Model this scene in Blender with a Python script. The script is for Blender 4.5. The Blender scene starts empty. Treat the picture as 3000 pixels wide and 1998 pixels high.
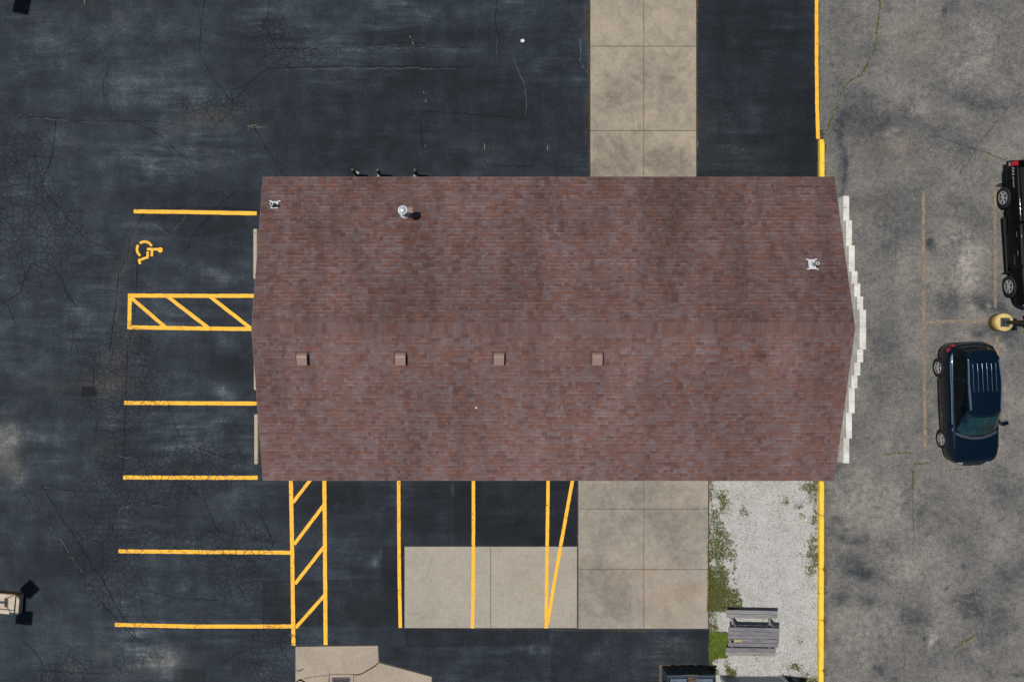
import bpy, bmesh, math, random
import numpy as np
from mathutils import Vector, Matrix

random.seed(7)
rng = np.random.default_rng(7)
R = math.radians
scene = bpy.context.scene
COL = scene.collection

# ------------------------------------------------------------------ camera
H = 31.6            # flying height of the camera
F = 2500.0          # focal length in photo pixels
NX, NY = 1370.0, 989.0   # photo pixel straight below the camera
cam_d = bpy.data.cameras.new('camera')
cam_d.sensor_width = 36.0
cam_d.lens = F / 3000.0 * 36.0
cam_d.shift_x = (1500 - NX) / 3000.0
cam_d.shift_y = -(999 - NY) / 3000.0
cam_d.clip_end = 1000.0
cam = bpy.data.objects.new('camera', cam_d)
cam.location = (0, 0, H)
COL.objects.link(cam)
scene.camera = cam

# ------------------------------------------------------------------ sky and sun
SUN_DIR = Vector((0.375, -0.04, -1.0)).normalized()      # direction the light travels
elev = math.asin(-SUN_DIR.z)
world = bpy.data.worlds.new('World')
scene.world = world
world.use_nodes = True
wn = world.node_tree
wn.nodes.clear()
sky = wn.nodes.new('ShaderNodeTexSky')
sky.sky_type = 'NISHITA'
sky.sun_disc = False
sky.sun_elevation = elev
sky.sun_rotation = math.atan2(-SUN_DIR.x, -SUN_DIR.y)
bg = wn.nodes.new('ShaderNodeBackground')
bg.inputs['Strength'].default_value = 0.05
wo = wn.nodes.new('ShaderNodeOutputWorld')
wn.links.new(sky.outputs[0], bg.inputs[0])
wn.links.new(bg.outputs[0], wo.inputs[0])
sun_d = bpy.data.lights.new('sun', 'SUN')
sun_d.energy = 4.0
sun_d.angle = R(0.53)
sun_d.color = (1.0, 0.965, 0.91)
sun = bpy.data.objects.new('sun', sun_d)
sun.location = (-40, 0, 90)
sun.rotation_euler = SUN_DIR.to_track_quat('-Z', 'Y').to_euler()
COL.objects.link(sun)
vs = scene.view_settings
vs.view_transform = 'Standard'
vs.look = 'None'
vs.exposure = 0.0
vs.gamma = 1.0
vs.use_curve_mapping = False
scene.cycles.max_bounces = 6
scene.cycles.use_denoising = True

K = 1.38      # brightness of a white sunlit horizontal surface


# ------------------------------------------------------------------ helpers
def lin(c):
    c = c / 255.0
    return c / 12.92 if c <= 0.04045 else ((c + 0.055) / 1.055) ** 2.4


def C(r, g, b, k=None):
    k = K if k is None else k
    return (min(lin(r) / k, .9), min(lin(g) / k, .9), min(lin(b) / k, .9), 1.0)


def P(px, py, z=0.0):
    s = (H - z) / F
    return Vector(((px - NX) * s, (NY - py) * s, z))


def tag(o, label=None, cat=None, group=None, kind=None):
    if label: o['label'] = label
    if cat: o['category'] = cat
    if group: o['group'] = group
    if kind: o['kind'] = kind
    return o


def empty(name, loc=(0, 0, 0), rz=0.0, parent=None):
    o = bpy.data.objects.new(name, None)
    COL.objects.link(o)
    o.empty_display_size = 0.2
    o.location = loc
    o.rotation_euler = (0, 0, rz)
    if parent: o.parent = parent
    return o


def mk(name, verts, faces, m=None, parent=None, smooth=False, loc=None):
    me = bpy.data.meshes.new(name)
    me.from_pydata([tuple(v) for v in verts], [], [tuple(f) for f in faces])
    me.update()
    if smooth:
        me.polygons.foreach_set('use_smooth', [True] * len(me.polygons))
    o = bpy.data.objects.new(name, me)
    COL.objects.link(o)
    if m: me.materials.append(m)
    if parent: o.parent = parent
    if loc is not None: o.location = loc
    return o


class MB:
    """collects solids and turns them into one mesh"""
    def __init__(s):
        s.v, s.f = [], []

    def add(s, vs_, fs_):
        b = len(s.v)
        s.v += [tuple(v) for v in vs_]
        s.f += [tuple(i + b for i in f) for f in fs_]
        return s

    def box(s, x0, x1, y0, y1, z0, z1):
        return s.add([(x0, y0, z0), (x1, y0, z0), (x1, y1, z0), (x0, y1, z0), (x0, y0, z1), (x1, y0, z1), (x1, y1, z1), (x0, y1, z1)],
                     [(0, 3, 2, 1), (4, 5, 6, 7), (0, 1, 5, 4), (1, 2, 6, 5), (2, 3, 7, 6), (3, 0, 4, 7)])

    def bar(s, a, b, w, h, up=(0, 0, 1)):
        a, b = Vector(a), Vector(b)
        d = (b - a).normalized()
        side = d.cross(Vector(up))
        if side.length < 1e-4: side = d.cross(Vector((1, 0, 0)))
        side.normalize()
        u = side.cross(d).normalized()
        vs_ = []
        for p in (a, b):
            for sx, sz in ((-1, -1), (1, -1), (1, 1), (-1, 1)):
                vs_.append(p + side * (sx * w / 2) + u * (sz * h / 2))
        return s.add(vs_, [(3, 2, 1, 0), (4, 5, 6, 7), (0, 1, 5, 4), (1, 2, 6, 5), (2, 3, 7, 6), (3, 0, 4, 7)])

    def lathe(s, prof, n=24, c=(0, 0, 0), axis='z', cap=True):
        b = []
        for r, z in prof:
            for i in range(n):
                a = 2 * math.pi * i / n
                if axis == 'z': b.append((c[0] + r * math.cos(a), c[1] + r * math.sin(a), c[2] + z))
                else: b.append((c[0] + r * math.cos(a), c[1] - z, c[2] + r * math.sin(a)))
        f = []
        m = len(prof)
        for j in range(m - 1):
            for i in range(n):
                k = (i + 1) % n
                f.append((j * n + i, j * n + k, (j + 1) * n + k, (j + 1) * n + i))
        if cap:
            f.append(tuple(reversed(range(n))))
            f.append(tuple(range((m - 1) * n, m * n)))
        return s.add(b, f)

    def prism(s, poly, z0, z1):
        n = len(poly)
        v = [(p[0], p[1], z0) for p in poly] + [(p[0], p[1], z1) for p in poly]
        ar = sum(poly[i][0] * poly[(i + 1) % n][1] - poly[(i + 1) % n][0] * poly[i][1] for i in range(n))
        if ar < 0:
            v = [(p[0], p[1], z0) for p in poly[::-1]] + [(p[0], p[1], z1) for p in poly[::-1]]
        f = [tuple(reversed(range(n))), tuple(range(n, 2 * n))]
        for i in range(n):
            k = (i + 1) % n
            f.append((i, k, n + k, n + i))
        return s.add(v, f)

    def build(s, name, m=None, parent=None, smooth=False, bevel=0.0, loc=None, seg=2):
        o = mk(name, s.v, s.f, m, parent, smooth, loc)
        if bevel > 0:
            bm = bmesh.new()
            bm.from_mesh(o.data)
            bmesh.ops.bevel(bm, geom=[e for e in bm.edges if e.calc_face_angle(0) > 0.5], offset=bevel, segments=seg, profile=.6, affect='EDGES')
            bm.to_mesh(o.data)
            bm.free()
        return o


def set_attr(me, name, arr):
    a = me.attributes.new(name, 'FLOAT', 'POINT')
    a.data.foreach_set('value', np.asarray(arr, dtype=np.float32))


def bake(o):
    """replace the mesh of o by its evaluated one and drop the modifiers"""
    dg = bpy.context.evaluated_depsgraph_get()
    me = bpy.data.meshes.new_from_object(o.evaluated_get(dg))
    o.modifiers.clear()
    o.data = me
    return o


# ------------------------------------------------------------------ material kit
class NT:
    def __init__(s, name, rough=.9, spec=.3, metal=0.0):
        s.m = bpy.data.materials.new(name)
        s.m.use_nodes = True
        s.t = s.m.node_tree
        s.b = s.t.nodes['Principled BSDF']
        s.b.inputs['Roughness'].default_value = rough
        s.b.inputs['Specular IOR Level'].default_value = spec
        s.b.inputs['Metallic'].default_value = metal
        s._pos = None

    def link(s, a, b): s.t.links.new(a, b)

    def put(s, node, key, v):
        if v is None: return
        if isinstance(v, bpy.types.NodeSocket): s.link(v, node.inputs[key])
        else:
            t = node.inputs[key]
            t.default_value = tuple(v)[:3] if t.type == 'VECTOR' and len(v) == 4 else v

    @property
    def pos(s):
        if s._pos is None:
            s._pos = s.t.nodes.new('ShaderNodeNewGeometry').outputs['Position']
        return s._pos

    def obj(s): return s.t.nodes.new('ShaderNodeTexCoord').outputs['Object']

    def mapv(s, vec, scale=(1, 1, 1), rot=(0, 0, 0), loc=(0, 0, 0)):
        n = s.t.nodes.new('ShaderNodeMapping')
        s.link(vec, n.inputs[0])
        n.inputs['Scale'].default_value = scale
        n.inputs['Rotation'].default_value = rot
        n.inputs['Location'].default_value = loc
        return n.outputs[0]

    def noise(s, scale, detail=4, rough=.55, vec=None, dist=0.0):
        n = s.t.nodes.new('ShaderNodeTexNoise')
        s.link(vec or s.pos, n.inputs['Vector'])
        n.inputs['Scale'].default_value = scale
        n.inputs['Detail'].default_value = detail
        n.inputs['Roughness'].default_value = rough
        n.inputs['Distortion'].default_value = dist
        return n.outputs['Fac']

    def noisec(s, scale, detail=2, vec=None):
        n = s.t.nodes.new('ShaderNodeTexNoise')
        s.link(vec or s.pos, n.inputs['Vector'])
        n.inputs['Scale'].default_value = scale
        n.inputs['Detail'].default_value = detail
        return n.outputs['Color']

    def vor(s, scale, vec=None, feature='DISTANCE_TO_EDGE'):
        n = s.t.nodes.new('ShaderNodeTexVoronoi')
        n.voronoi_dimensions = '2D'
        n.feature = feature
        s.link(vec or s.pos, n.inputs['Vector'])
        n.inputs['Scale'].default_value = scale
        return n.outputs['Distance']

    def ramp(s, fac, stops, interp='LINEAR'):
        n = s.t.nodes.new('ShaderNodeValToRGB')
        s.link(fac, n.inputs[0])
        el = n.color_ramp.elements
        n.color_ramp.interpolation = interp
        while len(el) < len(stops): el.new(1.0)
        for e, (p, c) in zip(el, stops):
            e.position = p
            e.color = c if not isinstance(c, (int, float)) else (c, c, c, 1)
        return n.outputs[0]

    def mr(s, v, a, b, c=0.0, d=1.0):
        n = s.t.nodes.new('ShaderNodeMapRange')
        s.put(n, 0, v)
        for i, x in enumerate((a, b, c, d)): n.inputs[i + 1].default_value = x
        return n.outputs[0]

    def math(s, op, a, b=None):
        n = s.t.nodes.new('ShaderNodeMath')
        n.operation = op
        s.put(n, 0, a)
        s.put(n, 1, b)
        return n.outputs[0]

    def mix(s, fac, a, b, mode='MIX'):
        n = s.t.nodes.new('ShaderNodeMix')
        n.data_type = 'RGBA'
        n.blend_type = mode
        s.put(n, 0, fac)
        s.put(n, 6, a)
        s.put(n, 7, b)
        return n.outputs[2]

    def attr(s, name, out='Fac'):
        n = s.t.nodes.new('ShaderNodeAttribute')
        n.attribute_name = name
        return n.outputs[out]

    def gain(s, col, fac):
        """colour times a grey factor"""
        n = s.t.nodes.new('ShaderNodeVectorMath')
        n.operation = 'SCALE'
        s.put(n, 0, col)
        s.put(n, 'Scale', fac)
        return n.outputs[0]

    def color(s, c): s.put(s.b, 'Base Color', c); return s

    def rough(s, c): s.put(s.b, 'Roughness', c); return s

    def bump(s, h, strength=.3, dist=.01):
        n = s.t.nodes.new('ShaderNodeBump')
        n.inputs['Strength'].default_value = strength
        n.inputs['Distance'].default_value = dist
        s.link(h, n.inputs['Height'])
        s.link(n.outputs[0], s.b.inputs['Normal'])
        return s


def simple(name, c, rough=.7, spec=.3, metal=0.0, var=.15, scale=6.0, coat=0.0):
    n = NT(name, rough, spec, metal)
    f = n.mr(n.noise(scale, 5, .6, n.obj()), .3, .7, 1 - var, 1 + var)
    n.color(n.gain(c, f))
    if coat:
        n.b.inputs['Coat Weight'].default_value = coat
        n.b.inputs['Coat Roughness'].default_value = .03
    return n.m


def crack_net(n, wide=.022):
    """alligator cracking where the surface carries it; returns 0..1"""
    wob = n.t.nodes.new('ShaderNodeVectorMath')
    wob.operation = 'ADD'
    sc = n.t.nodes.new('ShaderNodeVectorMath')
    sc.operation = 'SCALE'
    sc.inputs['Scale'].default_value = .16
    n.link(n.noisec(3.0, 3), sc.inputs[0])
    n.link(n.pos, wob.inputs[0])
    n.link(sc.outputs[0], wob.inputs[1])
    v = wob.outputs[0]
    e1 = n.mr(n.vor(4.4, v), .012, wide * 3.6, 1, 0)
    e2 = n.mr(n.vor(1.5, v), .004, wide * 1.1, 1, 0)
    a = n.attr('crk')
    k1 = n.math('MULTIPLY', e1, n.mr(n.math('ADD', a, n.mr(n.noise(.9, 3), .3, .7, -.35, .35)), .3, .62))
    k2 = n.math('MULTIPLY', e2, n.mr(n.math('ADD', a, n.mr(n.noise(.5, 3), .3, .7, -.3, .3)), .12, .4))
    return n.math('MULTIPLY', n.math('MAXIMUM', k1, k2), n.mr(a, .02, .2))


def asphalt_seal(name='sealed_asphalt', tone=1.0):
    n = NT(name, .82, .25)
    big = n.noise(.22, 6, .62)
    mid = n.noise(1.3, 6, .65)
    streak = n.noise(.55, 6, .7, n.mapv(n.pos, (.22, 1.6, 1)))
    streak2 = n.noise(.8, 6, .7, n.mapv(n.pos, (2.2, .25, 1), (0, 0, .25)))
    grain = n.noise(30, 3, .75)
    fine = n.noise(95, 1, .5)
    v = n.math('ADD', n.mr(big, .3, .7, -.34, .34), n.mr(mid, .3, .7, -.26, .26))
    v = n.math('ADD', v, n.mr(streak, .3, .7, -.2, .2))
    v = n.math('ADD', v, n.mr(streak2, .3, .7, -.12, .12))
    # sweeps of turning tyres, here and there
    for ang, kx_, sd in ((.75, .3, 3.1), (-.6, .35, 7.7), (1.25, .4, 12.3)):
        sw_ = n.noise(1.0, 6, .68, n.mapv(n.pos, (kx_, 3.4, 1), (0, 0, ang), (sd, sd * 2, 0)), .35)
        where = n.mr(n.noise(.33, 3, .5, n.mapv(n.pos, (1, 1, 1), (0, 0, 0), (sd * 5, sd, 0))), .5, .68)
        v = n.math('ADD', v, n.math('MULTIPLY', n.mr(sw_, .42, .72, -.12, .5), where))
    v = n.math('ADD', v, n.mr(grain, .28, .72, -.42, .42))
    v = n.math('ADD', v, n.mr(fine, .3, .7, -.3, .3))
    v = n.math('ADD', v, n.mr(n.noise(11, 3, .8), .3, .7, -.22, .22))
    v = n.math('ADD', v, n.math('MULTIPLY', n.attr('dust'), n.mr(n.noise(4, 6, .7), .3, .62, .5, 1.5)))
    v = n.math('SUBTRACT', v, n.math('MULTIPLY', n.attr('dark'), 1.25))
    c = n.ramp(n.mr(v, -.75, 1.35), [(0, C(18, 22, 28)), (.25, C(36, 42, 50)), (.45, C(52, 58, 67)), (.65, C(76, 83, 90)), (1, C(150, 150, 146))])
    hue = n.mr(n.noise(.9, 5, .65), .38, .66)
    c = n.mix(hue, n.mix(1.0, c, (.94, 1.04, 1.04, 1), 'MULTIPLY'), n.mix(1.0, c, (1.0, 1.01, 1.03, 1), 'MULTIPLY'))
    brown = n.math('MULTIPLY', n.attr('brown'), n.mr(n.noise(3, 5, .7), .3, .65, .3, 1.0))
    c = n.mix(n.math('MULTIPLY', brown, .8), c, C(84, 79, 72))
    speck = n.mr(n.vor(7.5, feature='F1'), .012, .04, 1, 0)
    keep = n.mr(n.noise(3.1, 2), .57, .62)
    c = n.mix(n.math('MULTIPLY', n.math('MULTIPLY', speck, keep), .55), c, C(150, 150, 148))
    k = crack_net(n)
    c = n.mix(n.math('MULTIPLY', k, n.mr(n.noise(2.2, 4, .7), .3, .65, .5, .95)), c, C(16, 19, 22))
    if tone != 1.0: c = n.gain(c, tone)
    n.color(c)
    n.bump(n.math('SUBTRACT', n.math('ADD', grain, n.math('MULTIPLY', fine, .6)), n.math('MULTIPLY', k, 1.5)), .35, .012)
    return n.m


def asphalt_old():
    n = NT('old_asphalt', .9, .2)
    big = n.noise(.3, 6, .6, None, .4)
    mid = n.noise(1.1, 6, .65)
    sm = n.noise(5, 5, .7)
    grain = n.noise(34, 3, .75)
    fine = n.noise(110, 1, .5)
    v = n.math('ADD', n.mr(big, .3, .7, -.3, .3), n.mr(mid, .3, .7, -.24, .24))
    v = n.math('ADD', v, n.mr(sm, .3, .7, -.26, .26))
    v = n.math('ADD', v, n.mr(n.noise(12, 4, .85), .3, .7, -.34, .34))
    v = n.math('ADD', v, n.mr(n.noise(2.4, 9, .8, None, .6), .52, .64, 0, -.3))
    v = n.math('ADD', v, .06)
    v = n.math('ADD', v, n.mr(grain, .28, .72, -.6, .6))
    v = n.math('ADD', v, n.mr(fine, .3, .7, -.3, .3))
    v = n.math('ADD', v, n.math('MULTIPLY', n.attr('dust'), n.mr(n.noise(5, 6, .75), .35, .6, .45, 1.4)))
    v = n.math('SUBTRACT', v, n.math('MULTIPLY', n.attr('dark'), n.mr(n.noise(3.5, 8, .85), .32, .64, .2, 1.25)))
    c = n.ramp(n.mr(v, -1.1, 1.1), [(0, C(54, 58, 63)), (.28, C(87, 89, 91)), (.48, C(116, 114, 111)), (.68, C(139, 134, 127)), (1, C(178, 173, 165))])
    br = n.math('MULTIPLY', n.attr('brown'), n.mr(n.noise(6, 5, .7), .3, .6, .2, 1.0))
    c = n.mix(br, c, C(112, 88, 68))
    k = crack_net(n, .014)
    c = n.mix(n.math('MULTIPLY', k, .7), c, C(44, 44, 46))
    spot = n.mr(n.vor(1.6, feature='F1'), .02, .05, 1, 0)
    c = n.mix(n.math('MULTIPLY', n.math('MULTIPLY', spot, n.mr(n.noise(2.3, 2), .5, .55)), .6), c, C(58, 54, 52))
    n.color(c)
    n.bump(n.math('ADD', grain, fine), .35, .012)
    return n.m


def concrete(name, base, stain, warm, amount=.6, dirt=.5):
    n = NT(name, .9, .25)
    blot = n.noise(1.0, 9, .74, None, .5)
    blot2 = n.noise(3.2, 7, .75)
    mot = n.noise(7, 5, .75)
    grain = n.noise(40, 3, .7)
    c = n.mix(n.mr(n.noise(.7, 4, .6), .4, .62), base, warm)
    st = n.mr(n.math('ADD', blot, n.math('MULTIPLY', n.attr('dirt'), .3)), .52 - .1 * amount, .72, 0, amount)
    st = n.math('MULTIPLY', st, n.mr(blot2, .3, .6, .4, 1.1))
    c = n.mix(st, c, stain)
    c = n.gain(c, n.mr(mot, .3, .7, .88, 1.12))
    sc1 = n.mr(n.noise(1.6, 8, .78, n.mapv(n.pos, (1.6, .7, 1), (0, 0, .5))), .60, .66)
    c = n.mix(n.math('MULTIPLY', sc1, .3), c, C(196, 186, 168))
    c = n.mix(n.math('MULTIPLY', n.mr(n.noise(2.6, 8, .8, n.mapv(n.pos, (.5, 1.8, 1), (0, 0, -.3))), .62, .7), .35), c, stain)
    c = n.gain(c, n.mr(grain, .3, .7, .84, 1.16))
    c = n.gain(c, n.mr(n.noise(120, 1), .3, .7, .93, 1.07))
    pit = n.mr(n.vor(2.4, feature='F1'), .012, .03, 1, 0)
    c = n.mix(n.math('MULTIPLY', n.math('MULTIPLY', pit, n.mr(n.noise(1.7, 2), .52, .56)), .75), c, C(70, 66, 60))
    rust = n.math('MULTIPLY', n.attr('rust'), n.mr(n.noise(2.2, 5, .7, n.mapv(n.pos, (.5, 2.5, 1))), .35, .65))
    c = n.mix(n.math('MULTIPLY', rust, .75), c, C(172, 142, 106))
    n.color(c)
    n.bump(grain, .2, .006)
    return n.m


def paint(name, c, under, wear=.0, wear_scale=7.0):
    n = NT(name, .7, .3)
    grain = n.noise(28, 3, .7)
    c1 = n.gain(c, n.mr(n.noise(2.5, 5, .65), .3, .7, .9, 1.06))
    c1 = n.gain(c1, n.mr(grain, .3, .7, .93, 1.07))
    k = crack_net(n, .02)
    c1 = n.mix(n.math('MULTIPLY', k, .9), c1, under)
    if wear > 0:
        w = n.math('ADD', n.noise(wear_scale, 6, .75), n.math('MULTIPLY', n.mr(grain, .3, .7, -.5, .5), .35))
        c1 = n.mix(n.mr(w, .62 - wear * .3, .8 - wear * .3), c1, under)
    n.color(c1)
    n.bump(grain, .2, .006)
    return n.m


YEL = C(255, 192, 56, 1.16)
M = {}
M['seal'] = asphalt_seal()
M['seal_dark'] = asphalt_seal('fresh_sealed_asphalt', .62)
M['seal_black'] = asphalt_seal('black_patch_asphalt', .3)
M['old'] = asphalt_old()
M['conc_warm'] = concrete('warm_concrete', C(172, 160, 142), C(118, 112, 104), C(180, 167, 147), .75)
M['conc_stain'] = concrete('stained_concrete', C(170, 162, 151), C(124, 118, 110), C(177, 167, 152), .75)
M['conc_light'] = concrete('light_concrete', C(176, 168, 154), C(150, 142, 128), C(180, 172, 157), .5)
M['conc_pad'] = concrete('drain_concrete', C(176, 162, 145), C(150, 138, 122), C(184, 168, 150), .4)
M['conc_red'] = concrete('reddish_concrete', C(104, 84, 74), C(74, 62, 58), C(112, 92, 80), .6)
M['yellow'] = paint('yellow_line_paint', YEL, C(44, 46, 50), .06)
M['faded'] = paint('faded_line_paint', C(172, 146, 112), C(114, 110, 106), .75, 5)
M['kerb'] = paint('yellow_kerb_paint', C(255, 212, 68, 1.2), C(150, 130, 90), .06, 4)
M['crack'] = simple('crack_filler', C(20, 22, 26), .9, .1)
M['crack_edge'] = simple('crack_light_edge', C(92, 96, 100), .95, .1, var=.3)
M['moss'] = simple('crack_moss', C(92, 94, 54), .95, .1, var=.4, scale=14)
M['rust'] = simple('rust_stain', C(110, 97, 88), .95, .1, var=.4)

# ------------------------------------------------------------------ ground: where it is worn, dusty, cracked
_w = np.random.default_rng(3)
WAVES = [(_w.uniform(0, 6.28), _w.uniform(.5, 1) * a, k, _w.uniform(0, 6.28), _w.uniform(0, 6.28)) for a, k, m_ in ((.16, 2.2, 5), (.09, 5.0, 6), (.045, 11.0, 7)) for _ in range(m_)]


def blobs(X, Y, L):
    out = np.zeros_like(X)
    wx, wy = np.zeros_like(X), np.zeros_like(X)
    for th, am, k, p1, p2 in WAVES:
        ph = k * (X * math.cos(th) + Y * math.sin(th))
        wx += am * .55 * np.sin(ph + p1)
        wy += am * .55 * np.sin(ph + p2)
    X, Y = X + wx * .6, Y + wy * .6
    for px, py, sx, sy, ang, st in L:
        c = P(px, py)
        k = H / F
        a = R(-ang)
        dx, dy = X - c.x, Y - c.y
        u = (dx * math.cos(a) + dy * math.sin(a)) / (sx * k)
        v = (-dx * math.sin(a) + dy * math.cos(a)) / (sy * k)
        out += st * np.exp(-.5 * (u * u + v * v) ** 1.35)
    return out


CRK = [(60, 560, 90, 70, 0, .9), (130, 650, 110, 70, 0, .8), (60, 740, 110, 80, 0, .45), (330, 1010, 110, 40, 0, .7), (370, 1060, 60, 60, 0, 1.0),
       (410, 1120, 60, 60, 0, 1.0), (340, 1200, 70, 60, 0, .9), (300, 1130, 120, 70, 0, .5), (330, 1330, 60, 50, 0, .8), (370, 1215, 60, 30, 0, .8),
       (560, 1345, 110, 50, 0, .9), (610, 1370, 60, 40, 0, .8), (420, 1440, 130, 40, -8, 1.0), (330, 1470, 70, 50, 0, .9), (330, 1590, 70, 40, 0, .8),
       (460, 1582, 150, 22, 0, 1.0), (300, 1650, 80, 60, 50, .8), (380, 1720, 60, 60, 0, .4), (680, 1650, 90, 80, 0, .6), (720, 1580, 90, 60, 0, .5),
       (775, 1925, 80, 50, 0, .9), (820, 1870, 60, 30, 0, .8), (180, 1960, 90, 40, 0, .8), (380, 1930, 70, 40, 0, .6), (480, 1400, 200, 40, 0, .3),
       (240, 130, 60, 60, 0, .3), (780, 110, 40, 60, 0, .75), (680, 290, 50, 40, 0, .5), (640, 330, 80, 30, 0, .6), (560, 300, 70, 20, 0, .4),
       (300, 80, 80, 80, 0, .25), (1000, 170, 180, 20, 0, .45), (860, 130, 40, 60, 0, .5), (60, 430, 90, 60, 0, .55), (500, 460, 200, 60, 0, .2),
       (200, 860, 160, 90, 0, .25), (330, 1755, 120, 60, 50, .5), (640, 1750, 120, 60, 0, .3), (1480, 1960, 100, 40, 0, .5), (840, 1690, 40, 20, 0, .35)]
DUST = [(640, 795, 32, 10, 12, .38), (650, 815, 36, 12, 14, .38), (660, 1012, 40, 22, 25, .42), (655, 1150, 34, 18, 30, .46), (670, 1225, 34, 16, -30, .4),
        (630, 1320, 80, 16, -8, .28), (500, 1310, 90, 14, 0, .2), (14, 1300, 34, 46, 0, .85), (40, 1385, 26, 22, 30, .5), (90, 1275, 60, 14, 0, .3),
        (700, 1455, 60, 30, -10, .26), (760, 1520, 70, 40, -10, .2), (470, 1930, 44, 34, 0, .45), (500, 1960, 30, 30, 0, .3), (1338, 1432, 15, 17, 0, .75),
        (1432, 1450, 22, 20, 60, .45), (1552, 1436, 22, 22, 40, .6), (990, 1484, 5, 5, 0, .5), (1105, 1487, 7, 7, 0, .5), (1105, 1650, 8, 22, 35, .45),
        (300, 180, 260, 90, 0, .1), (130, 140, 40, 20, 0, .3), (330, 60, 18, 14, 0, .25), (560, 60, 200, 60, 0, .08), (430, 470, 60, 26, 40, .24),
        (530, 480, 40, 20, -40, .2), (620, 520, 60, 40, 0, .1), (420, 260, 180, 40, 0, .1), (40, 500, 60, 60, 0, .12), (160, 950, 140, 90, 0, .1),
        (430, 860, 120, 50, 0, .08), (2010, 1900, 30, 18, 30, .5), (1960, 1890, 18, 40, 20, .45), (1750, 1862, 120, 6, 0, .4), (1920, 1852, 60, 6, 0, .6),
        (2058, 60, 8, 70, 0, .5), (2056, 200, 7, 90, 0, .4), (2050, 415, 9, 12, 0, .7), (2070, 480, 34, 4, 0, .35), (1470, 1902, 110, 7, 0, .35),
        (1560, 1885, 8, 30, 0, .35), (1095, 140, 180, 6, 0, .28), (1330, 150, 60, 4, 0, .3), (200, 1560, 60, 40, 0, .08), (540, 1715, 16, 12, 30, .35)]
DARK = [(1130, 112, 260, 26, -2, .2), (1480, 110, 160, 26, 0, .18), (700, 125, 160, 22, 0, .14), (420, 128, 120, 12, 0, .16), (760, 110, 60, 34, 0, .16),
        (1250, 360, 420, 110, 0, .26), (1450, 240, 260, 90, 0, .12), (650, 620, 120, 80, 0, .16), (640, 700, 90, 120, 0, .16), (690, 1060, 60, 40, 0, .3),
        (700, 1260, 40, 60, 0, .25), (900, 1470, 140, 50, 0, .25), (1230, 1500, 260, 80, 0, .26), (1600, 1500, 80, 90, 0, .3), (540, 1180, 60, 40, 0, .12),
        (1750, 1930, 260, 60, 0, .2), (1250, 1960, 120, 40, 0, .12), (80, 460, 60, 16, 0, .14), (330, 330, 100, 14, 0, .14), (100, 1640, 140, 90, 0, .14),
        (2200, 250, 300, 600, 0, .1), (110, 1150, 140, 30, 0, .08), (550, 900, 160, 60, 0, .12), (600, 960, 60, 90, 0, .1), (450, 1560, 160, 14, 0, .2)]
BROWN = [(330, 1120, 46, 26, 0, .75), (325, 1060, 34, 20, 0, .5), (310, 1150, 30, 24, 0, .5), (620, 340, 60, 20, 0, .7), (560, 375, 60, 8, -8, .7), (345, 52, 16, 14, 0, .7),
         (290, 355, 40, 5, 4, .6), (14, 1310, 46, 56, 0, .9), (30, 1370, 30, 24, 40, .8), (300, 1310, 30, 20, 0, .5), (545, 1370, 12, 10, -40, .7), (375, 740, 8, 70, 12, .7),
         (345, 860, 8, 80, 4, .45), (490, 1940, 60, 30, 0, .6), (400, 1965, 60, 14, 0, .5), (300, 1915, 20, 10, 0, .7), (205, 1960, 20, 8, 0, .8), (365, 1000, 22, 60, 0, .5),
         (200, 1130, 120, 10, 0, .4), (2050, 10, 10, 14, 0, .9), (2046, 370, 5, 30, 0, .7), (1722, 60, 5, 200, 0, .55), (1722, 300, 5, 150, 0, .5)]


def grid_sheet(name, xs, ys, z, m, kind='structure', parent=None, old=False, hole=None):
    X, Y = np.meshgrid(xs, ys)
    nx, ny = len(xs), len(ys)
    V = np.stack([X.ravel(), Y.ravel(), np.full(X.size, z)], 1)
    i = np.arange(nx * ny).reshape(ny, nx)
    Fc = np.stack([i[:-1, :-1].ravel(), i[:-1, 1:].ravel(), i[1:, 1:].ravel(), i[1:, :-1].ravel()], 1)
    o = mk(name, V.tolist(), Fc.tolist(), m, parent)
    wear(o, old)
    if kind: o['kind'] = kind
    return o


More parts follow.
